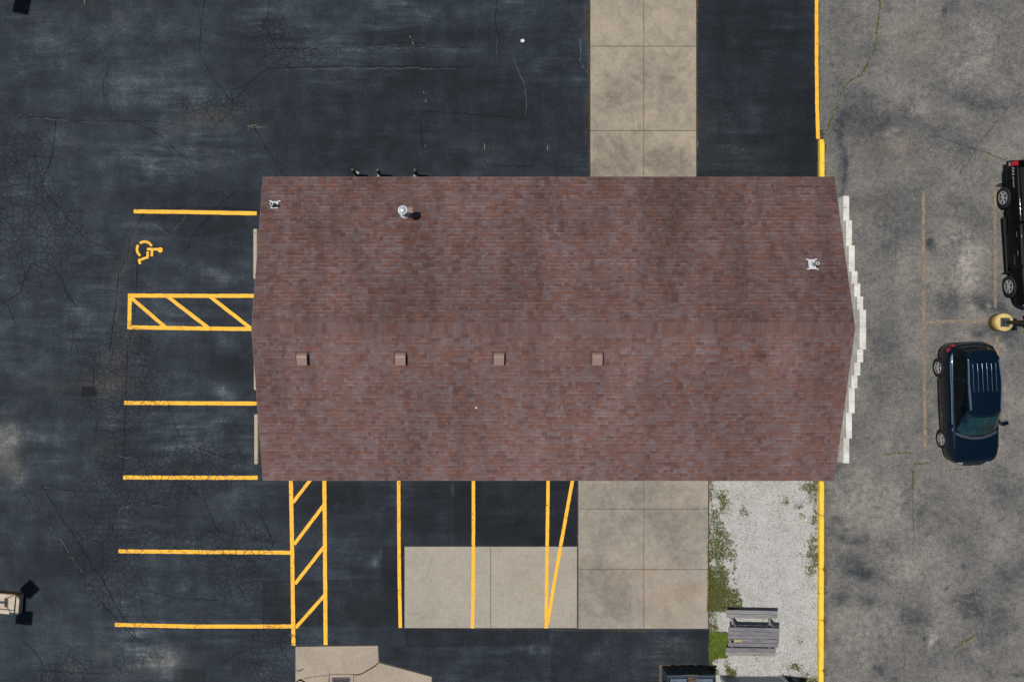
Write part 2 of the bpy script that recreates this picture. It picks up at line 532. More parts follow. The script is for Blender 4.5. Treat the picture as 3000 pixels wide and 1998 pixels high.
ODARK = [(2520, 330, 60, 60, 30, .55), (2620, 360, 50, 30, 0, .6), (2660, 310, 16, 30, 0, .35), (2870, 305, 60, 16, 8, .6), (2930, 330, 60, 40, 0, .4), (2800, 410, 80, 40, 30, .35), (2470, 440, 12, 120, 0, .4), (2475, 480, 6, 60, 0, .6),
         (2540, 180, 60, 40, 0, .25), (2970, 160, 40, 60, 0, .35), (2600, 20, 26, 14, 30, .3), (2780, 18, 16, 10, 0, .45), (2767, 31, 6, 8, 0, 1.3), (2719, 718, 13, 13, 0, 1.2), (2830, 640, 50, 60, 0, .55), (2800, 720, 24, 40, 0, .5),
         (2790, 850, 20, 90, 10, .5), (2830, 880, 70, 26, 0, .5), (2920, 905, 60, 14, 20, .8), (2900, 965, 70, 14, 0, .5), (2870, 985, 18, 12, 0, .7), (2960, 985, 40, 30, 0, .7), (2600, 760, 30, 50, 0, .35), (2590, 660, 24, 30, 0, .3),
         (2710, 1235, 24, 40, 10, .45), (2500, 1300, 60, 14, 0, .4), (2455, 1370, 20, 30, 0, .5), (2460, 1530, 18, 14, 0, .7), (2490, 1585, 40, 10, 20, .8), (2540, 1572, 6, 6, 0, .9), (2505, 1665, 30, 14, 20, .8), (2533, 1682, 20, 14, 0, .6),
         (2465, 1745, 16, 12, 0, .8), (2540, 1755, 24, 18, 0, .6), (2480, 1635, 20, 10, 0, .5), (2660, 1470, 16, 40, 0, .5), (2700, 1510, 16, 26, 10, .6), (2790, 1520, 50, 24, 0, .45), (2820, 1600, 60, 40, 0, .35), (2940, 1450, 50, 60, 0, .4),
         (2680, 1820, 30, 30, 0, .5), (2830, 1770, 40, 30, 0, .6), (2900, 1800, 60, 40, 30, .45), (2770, 1720, 5, 6, 0, 1.0), (2695, 1880, 4, 5, 0, 1.1), (2580, 1945, 14, 12, 0, .7), (2620, 1990, 8, 6, 0, 1.0), (2820, 1670, 8, 8, 0, .7),
         (2985, 1975, 14, 6, 0, 1.0), (2860, 1900, 90, 60, 0, .3), (2960, 1700, 80, 40, 0, .3), (2450, 1960, 40, 30, 0, .5), (2740, 1950, 60, 40, 0, .35), (2600, 1000, 40, 60, 0, .25), (2680, 620, 60, 80, 0, .2), (2560, 560, 40, 80, 0, .25)]
ODUST = [(2830, 800, 34, 60, 8, .75), (2810, 700, 40, 30, 0, .4), (2850, 890, 24, 12, 60, .5), (2810, 700, 40, 60, 0, .15), (2690, 330, 20, 12, 0, .3), (2604, 385, 18, 8, 0, .4), (2780, 100, 120, 80, 0, .16), (2860, 210, 90, 50, 0, .16),
         (2540, 640, 40, 30, 0, .22), (2640, 760, 60, 60, 0, .15), (2500, 1440, 60, 60, 0, .2), (2600, 1480, 80, 60, 0, .22), (2660, 1650, 90, 60, 0, .18), (2530, 1830, 90, 60, 0, .2), (2730, 1880, 8, 16, 40, .9), (2760, 1840, 60, 40, 0, .16),
         (2610, 1308, 12, 8, 0, .5), (2865, 1900, 12, 10, 0, .5), (2980, 1600, 60, 80, 0, .14), (2895, 893, 6, 6, 0, .9), (2925, 1020, 14, 12, 0, .4)]
OBROWN = [(2414, 1600, 5, 160, 0, .75), (2414, 1850, 5, 140, 0, .8), (2416, 1750, 8, 90, 0, .5), (2600, 450, 70, 50, 0, .22), (2560, 600, 50, 40, 0, .2), (2700, 110, 90, 60, 0, .15)]


def wear(o, old=False):
    me = o.data
    n = len(me.vertices)
    co = np.empty(n * 3, dtype=np.float32)
    me.vertices.foreach_get('co', co)
    co = co.reshape(-1, 3)
    X, Y = co[:, 0].astype(float), co[:, 1].astype(float)
    if old:
        set_attr(me, 'crk', np.zeros(n))
        set_attr(me, 'dust', blobs(X, Y, ODUST))
        set_attr(me, 'dark', blobs(X, Y, ODARK))
        set_attr(me, 'brown', np.clip(blobs(X, Y, OBROWN), 0, 1))
    else:
        set_attr(me, 'crk', np.clip(blobs(X, Y, CRK), 0, 1.2))
        set_attr(me, 'dust', np.clip(blobs(X, Y, DUST), 0, 1.2))
        set_attr(me, 'dark', blobs(X, Y, DARK))
        set_attr(me, 'brown', np.clip(blobs(X, Y, BROWN), 0, 1))


far = [-160, -90, -50, -32]
asphalt = grid_sheet('asphalt', np.array(far + list(np.arange(-19, 14.01, .14)) + [32, 50, 90, 160]),
                     np.array(far + list(np.arange(-15, 15.01, .14)) + [32, 50, 90, 160]), 0.0, M['seal'])
XK = 13.02     # line of the kerb
old_lot = grid_sheet('old_asphalt_lot', np.array(list(np.arange(XK, 24, .09)) + [40, 80, 160]),
                     np.array(far + list(np.arange(-15, 15.01, .12)) + [32, 50, 90, 160]), 0.004, M['old'], old=True)


def resample(pts, step):
    out = []
    for a, b in zip(pts[:-1], pts[1:]):
        n = max(1, int(math.ceil((b - a).length / step)))
        out += [a.lerp(b, i / n) for i in range(n)]
    return out + [pts[-1]]


def ribbon(name, pxs, width, m, parent, z=.008, jitter=.0, step=.15, taper=False, wj=.0):
    pts = resample([P(*p) for p in pxs], step)
    n = len(pts)
    V, Fc = [], []
    for i, p in enumerate(pts):
        d = (pts[min(i + 1, n - 1)] - pts[max(i - 1, 0)]).normalized()
        s = Vector((-d.y, d.x, 0))
        w = width * (1 + wj * random.uniform(-1, 1))
        if taper: w *= .25 + .75 * math.sin(math.pi * min(max(i / (n - 1), .03), .97))
        off = s * (random.gauss(0, jitter) if 0 < i < n - 1 else 0)
        for sg in (-1, 1):
            q = p + off + s * (sg * w / 2)
            V.append((q.x, q.y, z))
    for i in range(n - 1):
        Fc.append((2 * i, 2 * i + 1, 2 * i + 3, 2 * i + 2)[::-1])
    o = mk(name, V, Fc, m, parent)
    return o


# yellow paint drips
M['drip'] = simple('paint_drip', C(150, 146, 104), .8, .2)
M['tan_crack'] = simple('tan_crumble', C(122, 112, 98), .95, .1, 0, .3)


# newer patches of black sealer, each its own sheet
def patch(pxs, z=.004, m='seal_dark'):
    pts = resample([P(*p) for p in pxs] + [P(*pxs[0])], .2)[:-1]
    V = [(p.x + random.gauss(0, .008), p.y + random.gauss(0, .008), z) for p in pts]
    ar = sum(V[i][0] * V[(i + 1) % len(V)][1] - V[(i + 1) % len(V)][0] * V[i][1] for i in range(len(V)))
    idx = list(range(len(V)))
    if ar < 0: idx.reverse()
    o = mk('asphalt_patch', V, [idx], M[m], asphalt)
    wear(o)
    return o


patch([(768, 1702), (1115, 1694), (1122, 1598), (1186, 1598), (1186, 1836), (768, 1836)])
patch([(1186, 1842), (1612, 1842), (1612, 1888), (1440, 1892), (1186, 1895)])
patch([(239, 1132), (282, 1133), (284, 1161), (238, 1162)], .004, 'seal_black')
patch([(430, 1915), (452, 1898), (480, 1928), (456, 1946)])
patch([(511, 1958), (602, 1960), (602, 2090), (511, 2090)])
patch([(1614, 1850), (2078, 1848), (2084, 1870), (2086, 2090), (1614, 2090)])
patch([(2044, -80), (2396, -80), (2398, 600), (2046, 600)])
patch([(1330, 1400), (1692, 1400), (1692, 1600), (1330, 1600)])

# joints, trench edges and long cracks
CR = [
    [(0, 330), (60, 342), (150, 346), (260, 356), (370, 356), (440, 356), (520, 365)],
    [(380, 355), (450, 385), (500, 425), (560, 480), (580, 510)],
    [(690, 560), (640, 600), (590, 660), (560, 700), (540, 740)],
    [(600, 0), (590, 60), (585, 150), (600, 190), (625, 230), (680, 300)],
    [(790, 0), (785, 50), (775, 60), (780, 90), (805, 130), (815, 150)],
    [(790, 203), (900, 197), (1080, 194), (1380, 198)],
    [(800, 144), (930, 142), (1100, 140), (1380, 140)],
    [(790, 200), (745, 228), (710, 270), (680, 300)],
    [(735, 355), (760, 400), (790, 450), (828, 512)],
    [(1240, 325), (1330, 332), (1500, 345)],
    [(1240, 325), (1232, 370), (1236, 425)],
    [(1420, 470), (1425, 485), (1560, 488)],
    [(1455, 0), (1450, 60), (1462, 120)],
    [(318, 180), (316, 210), (302, 240), (304, 290)],
    [(165, 350), (155, 450), (140, 490), (120, 540)],
    [(100, 450), (130, 560), (200, 640), (250, 700), (340, 740)],
    [(0, 890), (60, 860), (72, 810), (95, 770), (140, 770), (180, 815), (190, 850), (225, 900)],
    [(0, 880), (25, 895), (45, 950)],
    [(365, 765), (348, 800), (340, 900), (330, 960), (322, 1020)],
    [(402, 770), (400, 850), (392, 950), (380, 1000)],
    [(440, 600), (400, 660), (380, 700), (372, 760)],
    [(276, 1130), (275, 1040)], [(375, 1010), (370, 1120), (366, 1250), (362, 1380)],
    [(120, 1420), (170, 1500), (230, 1590), (300, 1700), (350, 1790), (410, 1880)],
    [(60, 1425), (120, 1520), (180, 1590), (240, 1680), (300, 1770), (345, 1815), (395, 1870)],
    [(130, 1432), (240, 1438), (300, 1442)],
    [(470, 1480), (400, 1470), (350, 1490), (330, 1540), (330, 1560)],
    [(430, 1730), (520, 1752), (640, 1758)],
    [(70, 1880), (100, 1905), (130, 1950), (120, 1998)],
    [(130, 1966), (240, 1970), (330, 1975)],
    [(520, 1395), (600, 1470), (640, 1560)],
    [(490, 1180), (530, 1290), (600, 1320), (660, 1340)],
    [(590, 660), (640, 620)], [(560, 605), (590, 610), (640, 608), (690, 612), (745, 618)],
    [(750, 1490), (790, 1560), (800, 1600)], [(640, 1950), (700, 1910), (770, 1890), (840, 1880)],
]
for c in CR: ribbon('crack', c, .016, M['crack'], asphalt, .007, .014, .1, wj=.5)
LT = [[(60, 1425), (120, 1520), (180, 1590), (240, 1680), (300, 1770)], [(840, 142), (1000, 139), (1380, 139)], [(800, 205), (1000, 199), (1380, 200)],
      [(0, 333), (150, 349), (330, 358)], [(350, 800), (342, 900), (333, 960)], [(440, 650), (470, 670), (485, 685)], [(500, 680), (530, 650), (540, 630)],
      [(200, 1440), (125, 1425)], [(1500, 175), (1535, 250), (1538, 340)], [(1605, 430), (1604, 445)], [(1455, 100), (1452, 170)],
      [(470, 1480), (400, 1470), (350, 1490), (330, 1540)], [(720, 365), (735, 375), (780, 372)], [(330, 1330), (400, 1345)], [(540, 780), (530, 770)]]
for c in LT: ribbon('crack_edge', [(x + 3, y + 2) for x, y in c], .022, M['crack_edge'], asphalt, .005, .02, .12, wj=.8, taper=True)
# crumbled line where the sealer meets the sidewalk
ribbon('crack_edge', [(1703, 112), (1699, 125), (1701, 150), (1700, 180), (1710, 200), (1725, 215)], .03, M['crack_edge'], asphalt, .006, .012, .06, wj=.6)

for a_, b_ in (((1200, 106), (1203, 113)), ((1207, 122), (1212, 132)), ((1241, 268), (1243, 275)), ((1246, 290), (1249, 301)), ((1245, 425), (1247, 431)), ((1244, 444), (1245, 446)), ((1420, 420), (1419, 440)), ((1604, 425), (1604, 442)), ((247, 0), (249, 14))):
    ribbon('paint_drip', [a_, b_], .024, M['drip'], asphalt, .009, .004, .04, True)
for pts in ([(725, 366), (730, 372), (742, 368), (755, 372), (770, 373), (784, 368)], [(727, 383), (728, 374), (740, 365)], [(748, 362), (752, 371)]):
    ribbon('tan_crack', pts, .02, M['tan_crack'], asphalt, .0095, .01, .05, wj=.5)
# mossy and dry cracks of the old lot
MOSS = [([(2583, -30), (2573, 50), (2568, 110), (2562, 145), (2553, 165), (2540, 190), (2522, 222), (2497, 232), (2478, 250), (2470, 262), (2460, 290), (2445, 325), (2430, 362), (2415, 395), (2408, 408)], .055, .02),
        ([(2424, 150), (2432, 175), (2442, 205), (2452, 230), (2466, 252)], .025, .012),
        ([(2890, 448), (2925, 462), (2950, 472), (2975, 490)], .06, .012),
        ([(2585, 1331), (2630, 1328), (2675, 1324)], .04, .015), ([(2674, 1378), (2675, 1400), (2672, 1432)], .05, .02), ([(2675, 1360), (2700, 1357), (2725, 1355)], .04, .012),
        ([(2790, 1905), (2830, 1875), (2865, 1855)], .05, .03), ([(2780, 1376), (2820, 1373)], .03, .015)]
for pts, w, j in MOSS: ribbon('crack_moss', pts, w, M['moss'], old_lot, .010, j, .06, wj=.9)
for pts in ([(2720, 398), (2760, 405), (2800, 420), (2850, 436), (2895, 450), (2960, 476)], [(2990, 270), (2930, 345), (2860, 430), (2835, 480), (2815, 530)], [(2675, 1360), (2673, 1450), (2676, 1560), (2674, 1640)],
            [(2648, 1990), (2650, 1930), (2648, 1900)], [(2420, 1880), (2445, 1875), (2470, 1862)], [(2600, 240), (2612, 258)], [(2875, 1740), (2790, 1745), (2788, 1760)]):
    ribbon('crack', pts, .014, M['crack'], old_lot, .009, .012, .08, wj=.6, taper=True)
for a, b in (((2445, 44), (2444, 60)), ((2628, 322), (2645, 324)), ((2724, 370), (2740, 382)), ((2818, 490), (2812, 515)), ((2772, 592), (2790, 600)), ((2576, 1605), (2584, 1590)), ((2924, 1530), (2945, 1512)), ((2738, 1783), (2755, 1780)), ((2730, 1505), (2745, 1500)), ((2612, 1640), (2620, 1638))):
    ribbon('rust_stain', [a, ((a[0] + b[0]) / 2, (a[1] + b[1]) / 2), b], .06, M['rust'], old_lot, .0095, .006, .05, True, .3)

# ------------------------------------------------------------------ painted markings
def line(pxs, wpx, parent=asphalt, m='yellow', z=.012):
    o = ribbon('parking_line', pxs, wpx * H / F, M[m], parent, z, .0018, .16, wj=.05)
    wear(o)
    return o


W = 11.5
line([(392, 620), (560, 622), (752, 626)], W)
line([(377, 866), (560, 867), (800, 867)], W)
line([(375, 959), (560, 962), (740, 964), (800, 965)], W)
line([(381, 860), (379, 965)], W, z=.014)
for a, b in (((384, 872), (486, 960)), ((490, 868), (612, 962)), ((614, 868), (735, 962))): line([a, b], W - 1, z=.010)
line([(364, 1180), (560, 1181), (752, 1182)], W)
line([(361, 1398), (560, 1399), (755, 1399)], W)
line([(347, 1614), (560, 1616), (852, 1618)], W)
line([(337, 1829), (560, 1834), (856, 1834)], W)
line([(852, 1380), (856, 1600), (860, 1890)], W, z=.014)
line([(950, 1380), (952, 1600), (954, 1888)], W, z=.014)
for a, b in (((858, 1472), (920, 1392)), ((862, 1594), (948, 1480)), ((864, 1710), (950, 1600)), ((866, 1838), (950, 1744))): line([a, b], W - 1.5, z=.010)
line([(1168, 1380), (1169, 1600), (1170, 1700), (1173, 1838)], W - 1.5)
# a bit raised where the line runs over the light pad
line([(1387, 1380), (1387, 1600)], W - 1.5)
line([(1606, 1380), (1603, 1600)], W - 1.5)
line([(1682, 1380), (1642, 1600)], W - 1.5)


def faded(pxs, wpx=10): line(pxs, wpx, old_lot, 'faded', .013)


faded([(2705, 562), (2705, 760), (2706, 950), (2708, 1130), (2710, 1320)])
faded([(2915, 560), (2915, 750), (2915, 902)], 8)
faded([(2921, 985), (2923, 1120), (2925, 1320)], 8)
faded([(2711, 943), (2800, 942), (2888, 941)], 10)
line([(2392, -60), (2392, 180), (2393, 300), (2396, 408)], 10.5, old_lot, 'yellow', .016)

# wheelchair symbol
sym = empty('wheelchair_symbol', (0, 0, 0), 0, asphalt)


def S(x, y): return (380 + x / 15.683, 690 + y / 15.683)


def arc(a0, a1, cx=690, cy=640, r=350, n=14):
    return [S(cx + r * math.cos(R(a0 + (a1 - a0) * i / n)), cy - r * math.sin(R(a0 + (a1 - a0) * i / n))) for i in range(n + 1)]


sw = 115 / 15.683 * H / F
for pts in (arc(24, 128), arc(146, 236), [S(800, 630), S(1330, 640)], [S(1030, 690), S(1020, 960)], [S(835, 740), S(830, 1000)], [S(870, 990), S(400, 1150)], [S(430, 1110), S(480, 1320)]):
    o = ribbon('symbol_stroke', pts, sw, M['yellow'], sym, .012 + .0015 * random.random(), 0, .08)
    wear(o)
hc = P(*S(1410, 670))
o = mk('symbol_head', [(hc.x + .092 * math.cos(2 * math.pi * i / 20), hc.y + .098 * math.sin(2 * math.pi * i / 20), .0145) for i in range(20)], [list(range(20))], M['yellow'], sym)
wear(o)

# ------------------------------------------------------------------ concrete slabs
def slab(poly_px, z0, z1, m, parent, gap=.012, dirt=None, rust=None, seg=.25):
    """one cast slab: a sheet of faces with a rounded edge, a little smaller than its bay"""
    pts = [P(*p) for p in poly_px]
    cx = sum(p.x for p in pts) / len(pts)
    cy = sum(p.y for p in pts) / len(pts)
    def inset(p, g):
        return (p.x + (g if p.x < cx else -g), p.y + (g if p.y < cy else -g))
    a = [inset(p, gap) for p in pts]
    if len(pts) == 4:
        nx = max(2, int(abs(a[1][0] - a[0][0]) / seg))
        ny = max(2, int(abs(a[2][1] - a[1][1]) / seg))
        V, Fc = [], []
        e = .012
        us = [0, e / max(.1, abs(a[1][0] - a[0][0]))] + [i / nx for i in range(1, nx)] + [1 - e / max(.1, abs(a[1][0] - a[0][0])), 1]
        vs_ = [0, e / max(.1, abs(a[2][1] - a[1][1]))] + [i / ny for i in range(1, ny)] + [1 - e / max(.1, abs(a[2][1] - a[1][1])), 1]
        for j, v in enumerate(vs_):
            for i, u in enumerate(us):
                x0 = a[0][0] * (1 - u) + a[1][0] * u
                y0 = a[0][1] * (1 - u) + a[1][1] * u
                x1 = a[3][0] * (1 - u) + a[2][0] * u
                y1 = a[3][1] * (1 - u) + a[2][1] * u
                edge = i in (0, len(us) - 1) or j in (0, len(vs_) - 1)
                V.append((x0 * (1 - v) + x1 * v, y0 * (1 - v) + y1 * v, z1 - (.012 if edge else 0)))
        w = len(us)
        for j in range(len(vs_) - 1):
            for i in range(w - 1):
                Fc.append((j * w + i, (j + 1) * w + i, (j + 1) * w + i + 1, j * w + i + 1))
        # skirts
        per = [i for i in range(w)] + [j * w + w - 1 for j in range(1, len(vs_))] + [(len(vs_) - 1) * w + i for i in range(w - 2, -1, -1)] + [j * w for j in range(len(vs_) - 2, 0, -1)]
        b0 = len(V)
        for k in per: V.append((V[k][0], V[k][1], z0))
        for k in range(len(per)):
            k2 = (k + 1) % len(per)
            Fc.append((per[k], per[k2], b0 + k2, b0 + k))
        o = mk('slab', V, Fc, M[m], parent)
    else:
        o = MB().prism(a, z0, z1).build('slab', M[m], parent, bevel=.012)
    co = np.array([v.co for v in o.data.vertices])
    set_attr(o.data, 'dirt', blobs(co[:, 0], co[:, 1], dirt) if dirt else np.zeros(len(co)))
    set_attr(o.data, 'rust', np.clip(blobs(co[:, 0], co[:, 1], rust), 0, 1) if rust else np.zeros(len(co)))
    return o


def bed(name, poly_px, z, m):
    o = mk(name, [P(p[0], p[1]) + Vector((0, 0, z)) for p in poly_px], [range(len(poly_px))[::-1]], m)
    o['kind'] = 'structure'
    n = len(o.data.vertices)
    return o


M['joint'] = simple('joint_dirt', C(80, 75, 66), .95, .1, var=.3)
TD = [(1800, 280, 60, 40, 0, .7), (1960, 300, 40, 40, 0, .5), (1800, 440, 80, 60, 0, .5), (1980, 490, 90, 40, 0, .8), (1930, 180, 60, 60, 0, .3), (1760, 500, 60, 30, 0, .5)]
sidewalk = bed('sidewalk', [(1727, -80), (2042, -80), (2041, 640), (1727, 640)], .0055, M['joint'])
xs, ys = (1729, 1886, 2040), (-70, 137, 384, 630)
for j in range(3):
    for i in range(2):
        slab([(xs[i], ys[j + 1]), (xs[i + 1], ys[j + 1]), (xs[i + 1], ys[j]), (xs[i], ys[j])], .002, .030, 'conc_warm', sidewalk, .0065, TD)
BD = [(1760, 1480, 60, 60, 0, .4), (1780, 1560, 60, 50, 0, .4), (1750, 1720, 70, 60, 0, .8), (1820, 1780, 50, 40, 0, .6), (1960, 1500, 80, 60, 0, .5), (2010, 1640, 30, 20, 0, .6), (1900, 1430, 90, 24, 0, .5), (1960, 1560, 60, 50, 0, .4)]
BR = [(1840, 1680, 60, 16, -20, .6), (1960, 1735, 70, 20, -12, .8), (2030, 1728, 18, 16, 0, .9), (1980, 1790, 50, 40, 0, .5), (1700, 1640, 20, 20, 0, .5), (1920, 1680, 60, 30, 0, .5)]
pad = bed('concrete_pad', [(1692, 1330), (2079, 1330), (2076, 1842), (1691, 1842)], .0055, M['joint'])
xs, ys = (1694, 1886, 2075), (1340, 1490, 1667, 1841)
for j in range(3):
    for i in range(2):
        slab([(xs[i], ys[j + 1]), (xs[i + 1], ys[j + 1]), (xs[i + 1], ys[j]), (xs[i], ys[j])], .002, .030, 'conc_stain', pad, .0055, BD, BR)
lpad = bed('light_concrete_pad', [(1184, 1599), (1692, 1600), (1692, 1841), (1185, 1840)], .0050, M['joint'])
LR = [(1590, 1738, 36, 6, 22, 1.0), (1560, 1690, 80, 5, 15, .4), (1630, 1680, 40, 8, 15, .35), (1640, 1640, 40, 10, 20, .3)]
slab([(1185, 1839), (1438, 1839), (1438, 1600), (1185, 1600)], .002, .028, 'conc_light', lpad, .006, [(1240, 1800, 40, 40, 0, .4)], LR)
slab([(1438, 1839), (1691, 1839), (1691, 1600), (1438, 1600)], .002, .028, 'conc_light', lpad, .006, [(1300, 1700, 4, 4, 0, .4)], LR)
# lines going on over the light pad
line([(1387, 1601), (1386, 1720), (1384, 1839)], W - 1.5, lpad, 'yellow', .032)
line([(1603, 1601), (1601, 1720), (1600, 1839)], W - 1.5, lpad, 'yellow', .032)
line([(1642, 1601), (1621, 1720), (1604, 1825)], W - 2, lpad, 'yellow', .035)

# ------------------------------------------------------------------ drain apron with its grate
apron = bed('drain_apron', [(864, 1891), (1109, 1888), (1112, 1936), (1268, 1979), (1268, 2090), (864, 2090)], .005, M['joint'])
CK = [(1110, 1938), (1096, 1950), (1075, 1962), (1060, 1971), (1046, 1975)]
slab([(866, 2085), (866, 1893), (1108, 1890), (1110, 1938), (1096, 1949), (1075, 1961), (1060, 1970), (1046, 1974), (1037, 1973), (965, 1973), (955, 2085)], .002, .032, 'conc_pad', apron, .002)
slab([(1037, 2085), (1037, 1976), (1047, 1977), (1062, 1973), (1077, 1964), (1098, 1952), (1112, 1940), (1265, 1981), (1266, 2085)], .002, .032, 'conc_pad', apron, .002)
ribbon('crack', [(866, 1962), (878, 1965), (885, 1959), (892, 1957)], .035, M['crack'], apron, .0345, .006, .04, True)
ribbon('crack', [(885, 1988), (905, 1984), (940, 1977), (952, 1978), (966, 1975)], .02, M['crack'], apron, .0345, .008, .05, wj=.5)
ribbon('crack', [(868, 1994), (880, 1990), (896, 1996)], .05, M['crack'], apron, .0345, .01, .05, wj=.5)
M['iron'] = simple('cast_iron', C(112, 104, 108), .55, .4, .5, .25, 20)
M['dark'] = simple('pit_black', (.004, .004, .005, 1), .9, .1)
g0, g1 = P(966, 2050), P(1036, 1974)
grate = empty('storm_drain', ((g0.x + g1.x) / 2, (g0.y + g1.y) / 2, .0))
tag(grate, 'cast iron storm drain grate with chevron slots in the concrete apron', 'drain')
gx, gy = (g1.x - g0.x) / 2, (g1.y - g0.y) / 2
fr = MB()
for a in ((-gx + .003, -gx + .08, -gy, gy - .003), (gx - .11, gx - .003, -gy, gy - .003), (-gx + .08, gx - .11, gy - .10, gy - .003), (-gx + .08, gx - .11, -gy, -gy + .08)):
    fr.box(a[0], a[1], a[2], a[3], .004, .030)
of = fr.build('frame', M['conc_pad'], grate)
MB().box(-gx + .08, gx - .11, -gy + .08, gy - .10, .004, .012).build('pit', M['dark'], grate)
gm = MB()
x0, x1, y0, y1 = -gx + .082, gx - .112, -gy + .082, gy - .102
gm.box(x0, x0 + .035, y0, y1, .014, .034).box(x1 - .035, x1, y0, y1, .014, .034).box(x0 + .035, x1 - .035, y1 - .035, y1, .014, .034).box(x0 + .035, x1 - .035, y0, y0 + .035, .014, .034)
xm = [x0 + .035 + (x1 - x0 - .07) * k / 4 for k in range(5)]
yy = y1 - .07
while yy > y0 + .08:
    for k in range(4):
        s = 1 if k % 2 == 0 else -1
        gm.bar((xm[k], yy - s * .012, .025), (xm[k + 1], yy + s * .012, .025), .026, .016)
    yy -= .062
for k in range(1, 4): gm.box(xm[k] - .008, xm[k] + .008, y0 + .035, y1 - .035, .015, .033)
gm.build('grate', M['iron'], grate)

# ------------------------------------------------------------------ kerb
kerb = bed('kerb_footing', [(2394, 380), (2412, 380), (2410, 2090), (2393, 2090)], .006, M['joint'])


def kx(py):
    return 2396.5 + (1.0 if py < 700 else 0.0) - max(0, py - 1400) / 600 * 1.5


kys = [411, 640, 830, 1020, 1210, 1408, 1507, 1663, 1813, 1960, 2090]
for a, b in zip(kys[:-1], kys[1:]):
    A, B = P(kx(a), a), P(kx(b), b)
    g = .006
    w = .185
    prof = [(0.0, .007), (.012, .135), (.03, .15), (w - .04, .15), (w - .012, .138), (w, .007)]
    V, Fc = [], []
    n = max(2, int(abs(A.y - B.y) / .12))
    for i in range(n + 1):
        t = i / n
        y = (A.y - g) * (1 - t) + (B.y + g) * t
        x = A.x * (1 - t) + B.x * t
        end = min(i, n - i)
        for (u, zz) in prof:
            chip = .02 * (end == 0) * (u > .1) * random.random()
            V.append((x + u * (1 - .10 * (end == 0)) + random.gauss(0, .0018), y, (zz - chip - (.012 if end == 0 else 0) + random.gauss(0, .0015)) if zz > .01 else zz))
    m = len(prof)
    for i in range(n):
        for k in range(m - 1):
            Fc.append((i * m + k, i * m + k + 1, (i + 1) * m + k + 1, (i + 1) * m + k))
    Fc += [tuple(range(m))[::-1], tuple(range(n * m, n * m + m))]
    o = mk('kerb_block', V, Fc, M['kerb'], kerb)
    set_attr(o.data, 'crk', np.full(len(V), .25 * random.random()))

# ------------------------------------------------------------------ gravel bed
n = NT('crushed_limestone_fines', .95, .15)
n.color(n.ramp(n.math('ADD', n.math('MULTIPLY', n.noise(55, 2, .7), .6), n.math('MULTIPLY', n.noise(1.6, 5, .6), .4)), [(.3, C(136, 132, 124)), (.5, C(190, 189, 185)), (.7, C(220, 220, 218))]))
n.bump(n.noise(60, 3), .5, .02)
M['fines'] = n.m
gravel = bed('gravel_bed', [(2078, 1330), (2396, 1330), (2394, 2090), (2084, 2090), (2086, 1870), (2078, 1845)], .007, M['fines'])
n = NT('limestone', .9, .2)
n.color(n.gain(n.attr('Col', 'Color'), n.mr(n.noise(30, 3), .3, .7, .85, 1.12)))
M['stone'] = n.m


def scatter_mesh(name, m, pts, build, parent=None):
    V, Fc, Cc = [], [], []
    for p in pts:
        v, f, c = build(p)
        b = len(V)
        V += v
        Fc += [tuple(i + b for i in q) for q in f]
        Cc += [c] * len(v)
    o = mk(name, V, Fc, m, parent)
    a = o.data.attributes.new('Col', 'FLOAT_COLOR', 'POINT')
    a.data.foreach_set('color', np.asarray(Cc, dtype=np.float32).ravel())
    o['kind'] = 'stuff'
    return o


def weed_density(px, py):
    """how thick the weeds stand, by place in the bed"""
    d = 0.0
    edge = 2078 - (6 if 1560 < py < 1790 else 0)
    right = np.interp(py, [1409, 1500, 1560, 1600, 1700, 1765, 1775, 1800, 1850, 1920, 1935], [2090, 2096, 2135, 2160, 2150, 2176, 2172, 2112, 2100, 2116, 2090])
    if edge <= px <= right:
        t = (px - edge) / max(1, right - edge)
        d = (1 - .6 * t)
        if py < 1690: d *= np.interp(py, [1409, 1520, 1560, 1690], [.5, .45, .5, .6])
        if 1790 < py < 1850: d *= .35
    if 1850 < py < 1925 and 2086 < px < 2132: d = max(d, 1.0)
    for cx, cy, sx, sy, s in ((2385, 1425, 26, 22, .9), (2386, 1525, 8, 10, .7), (2380, 1600, 10, 20, .9), (2382, 1640, 18, 22, 1.0), (2304, 1465, 6, 9, .8), (2340, 1485, 8, 8, .6), (2344, 1882, 7, 7, .9), (2347, 1508, 8, 5, .5), (2390, 1500, 6, 60, .5), (2374, 1670, 8, 10, .9),
                              (2142, 1975, 8, 10, .9), (2134, 1958, 6, 10, .8), (2325, 1952, 12, 10, .7), (2350, 1990, 60, 9, 1.0), (2090, 1945, 8, 20, .6), (2170, 1500, 14, 10, .3), (2110, 1470, 16, 20, .5)):
        d = max(d, s * math.exp(-.5 * (((px - cx) / sx) ** 2 + ((py - cy) / sy) ** 2)))
    return float(d)


OCT = [(1, 0, 0), (-1, 0, 0), (0, 1, 0), (0, -1, 0), (0, 0, 1), (0, 0, -1)]
OCF = [(0, 2, 4), (2, 1, 4), (1, 3, 4), (3, 0, 4)]


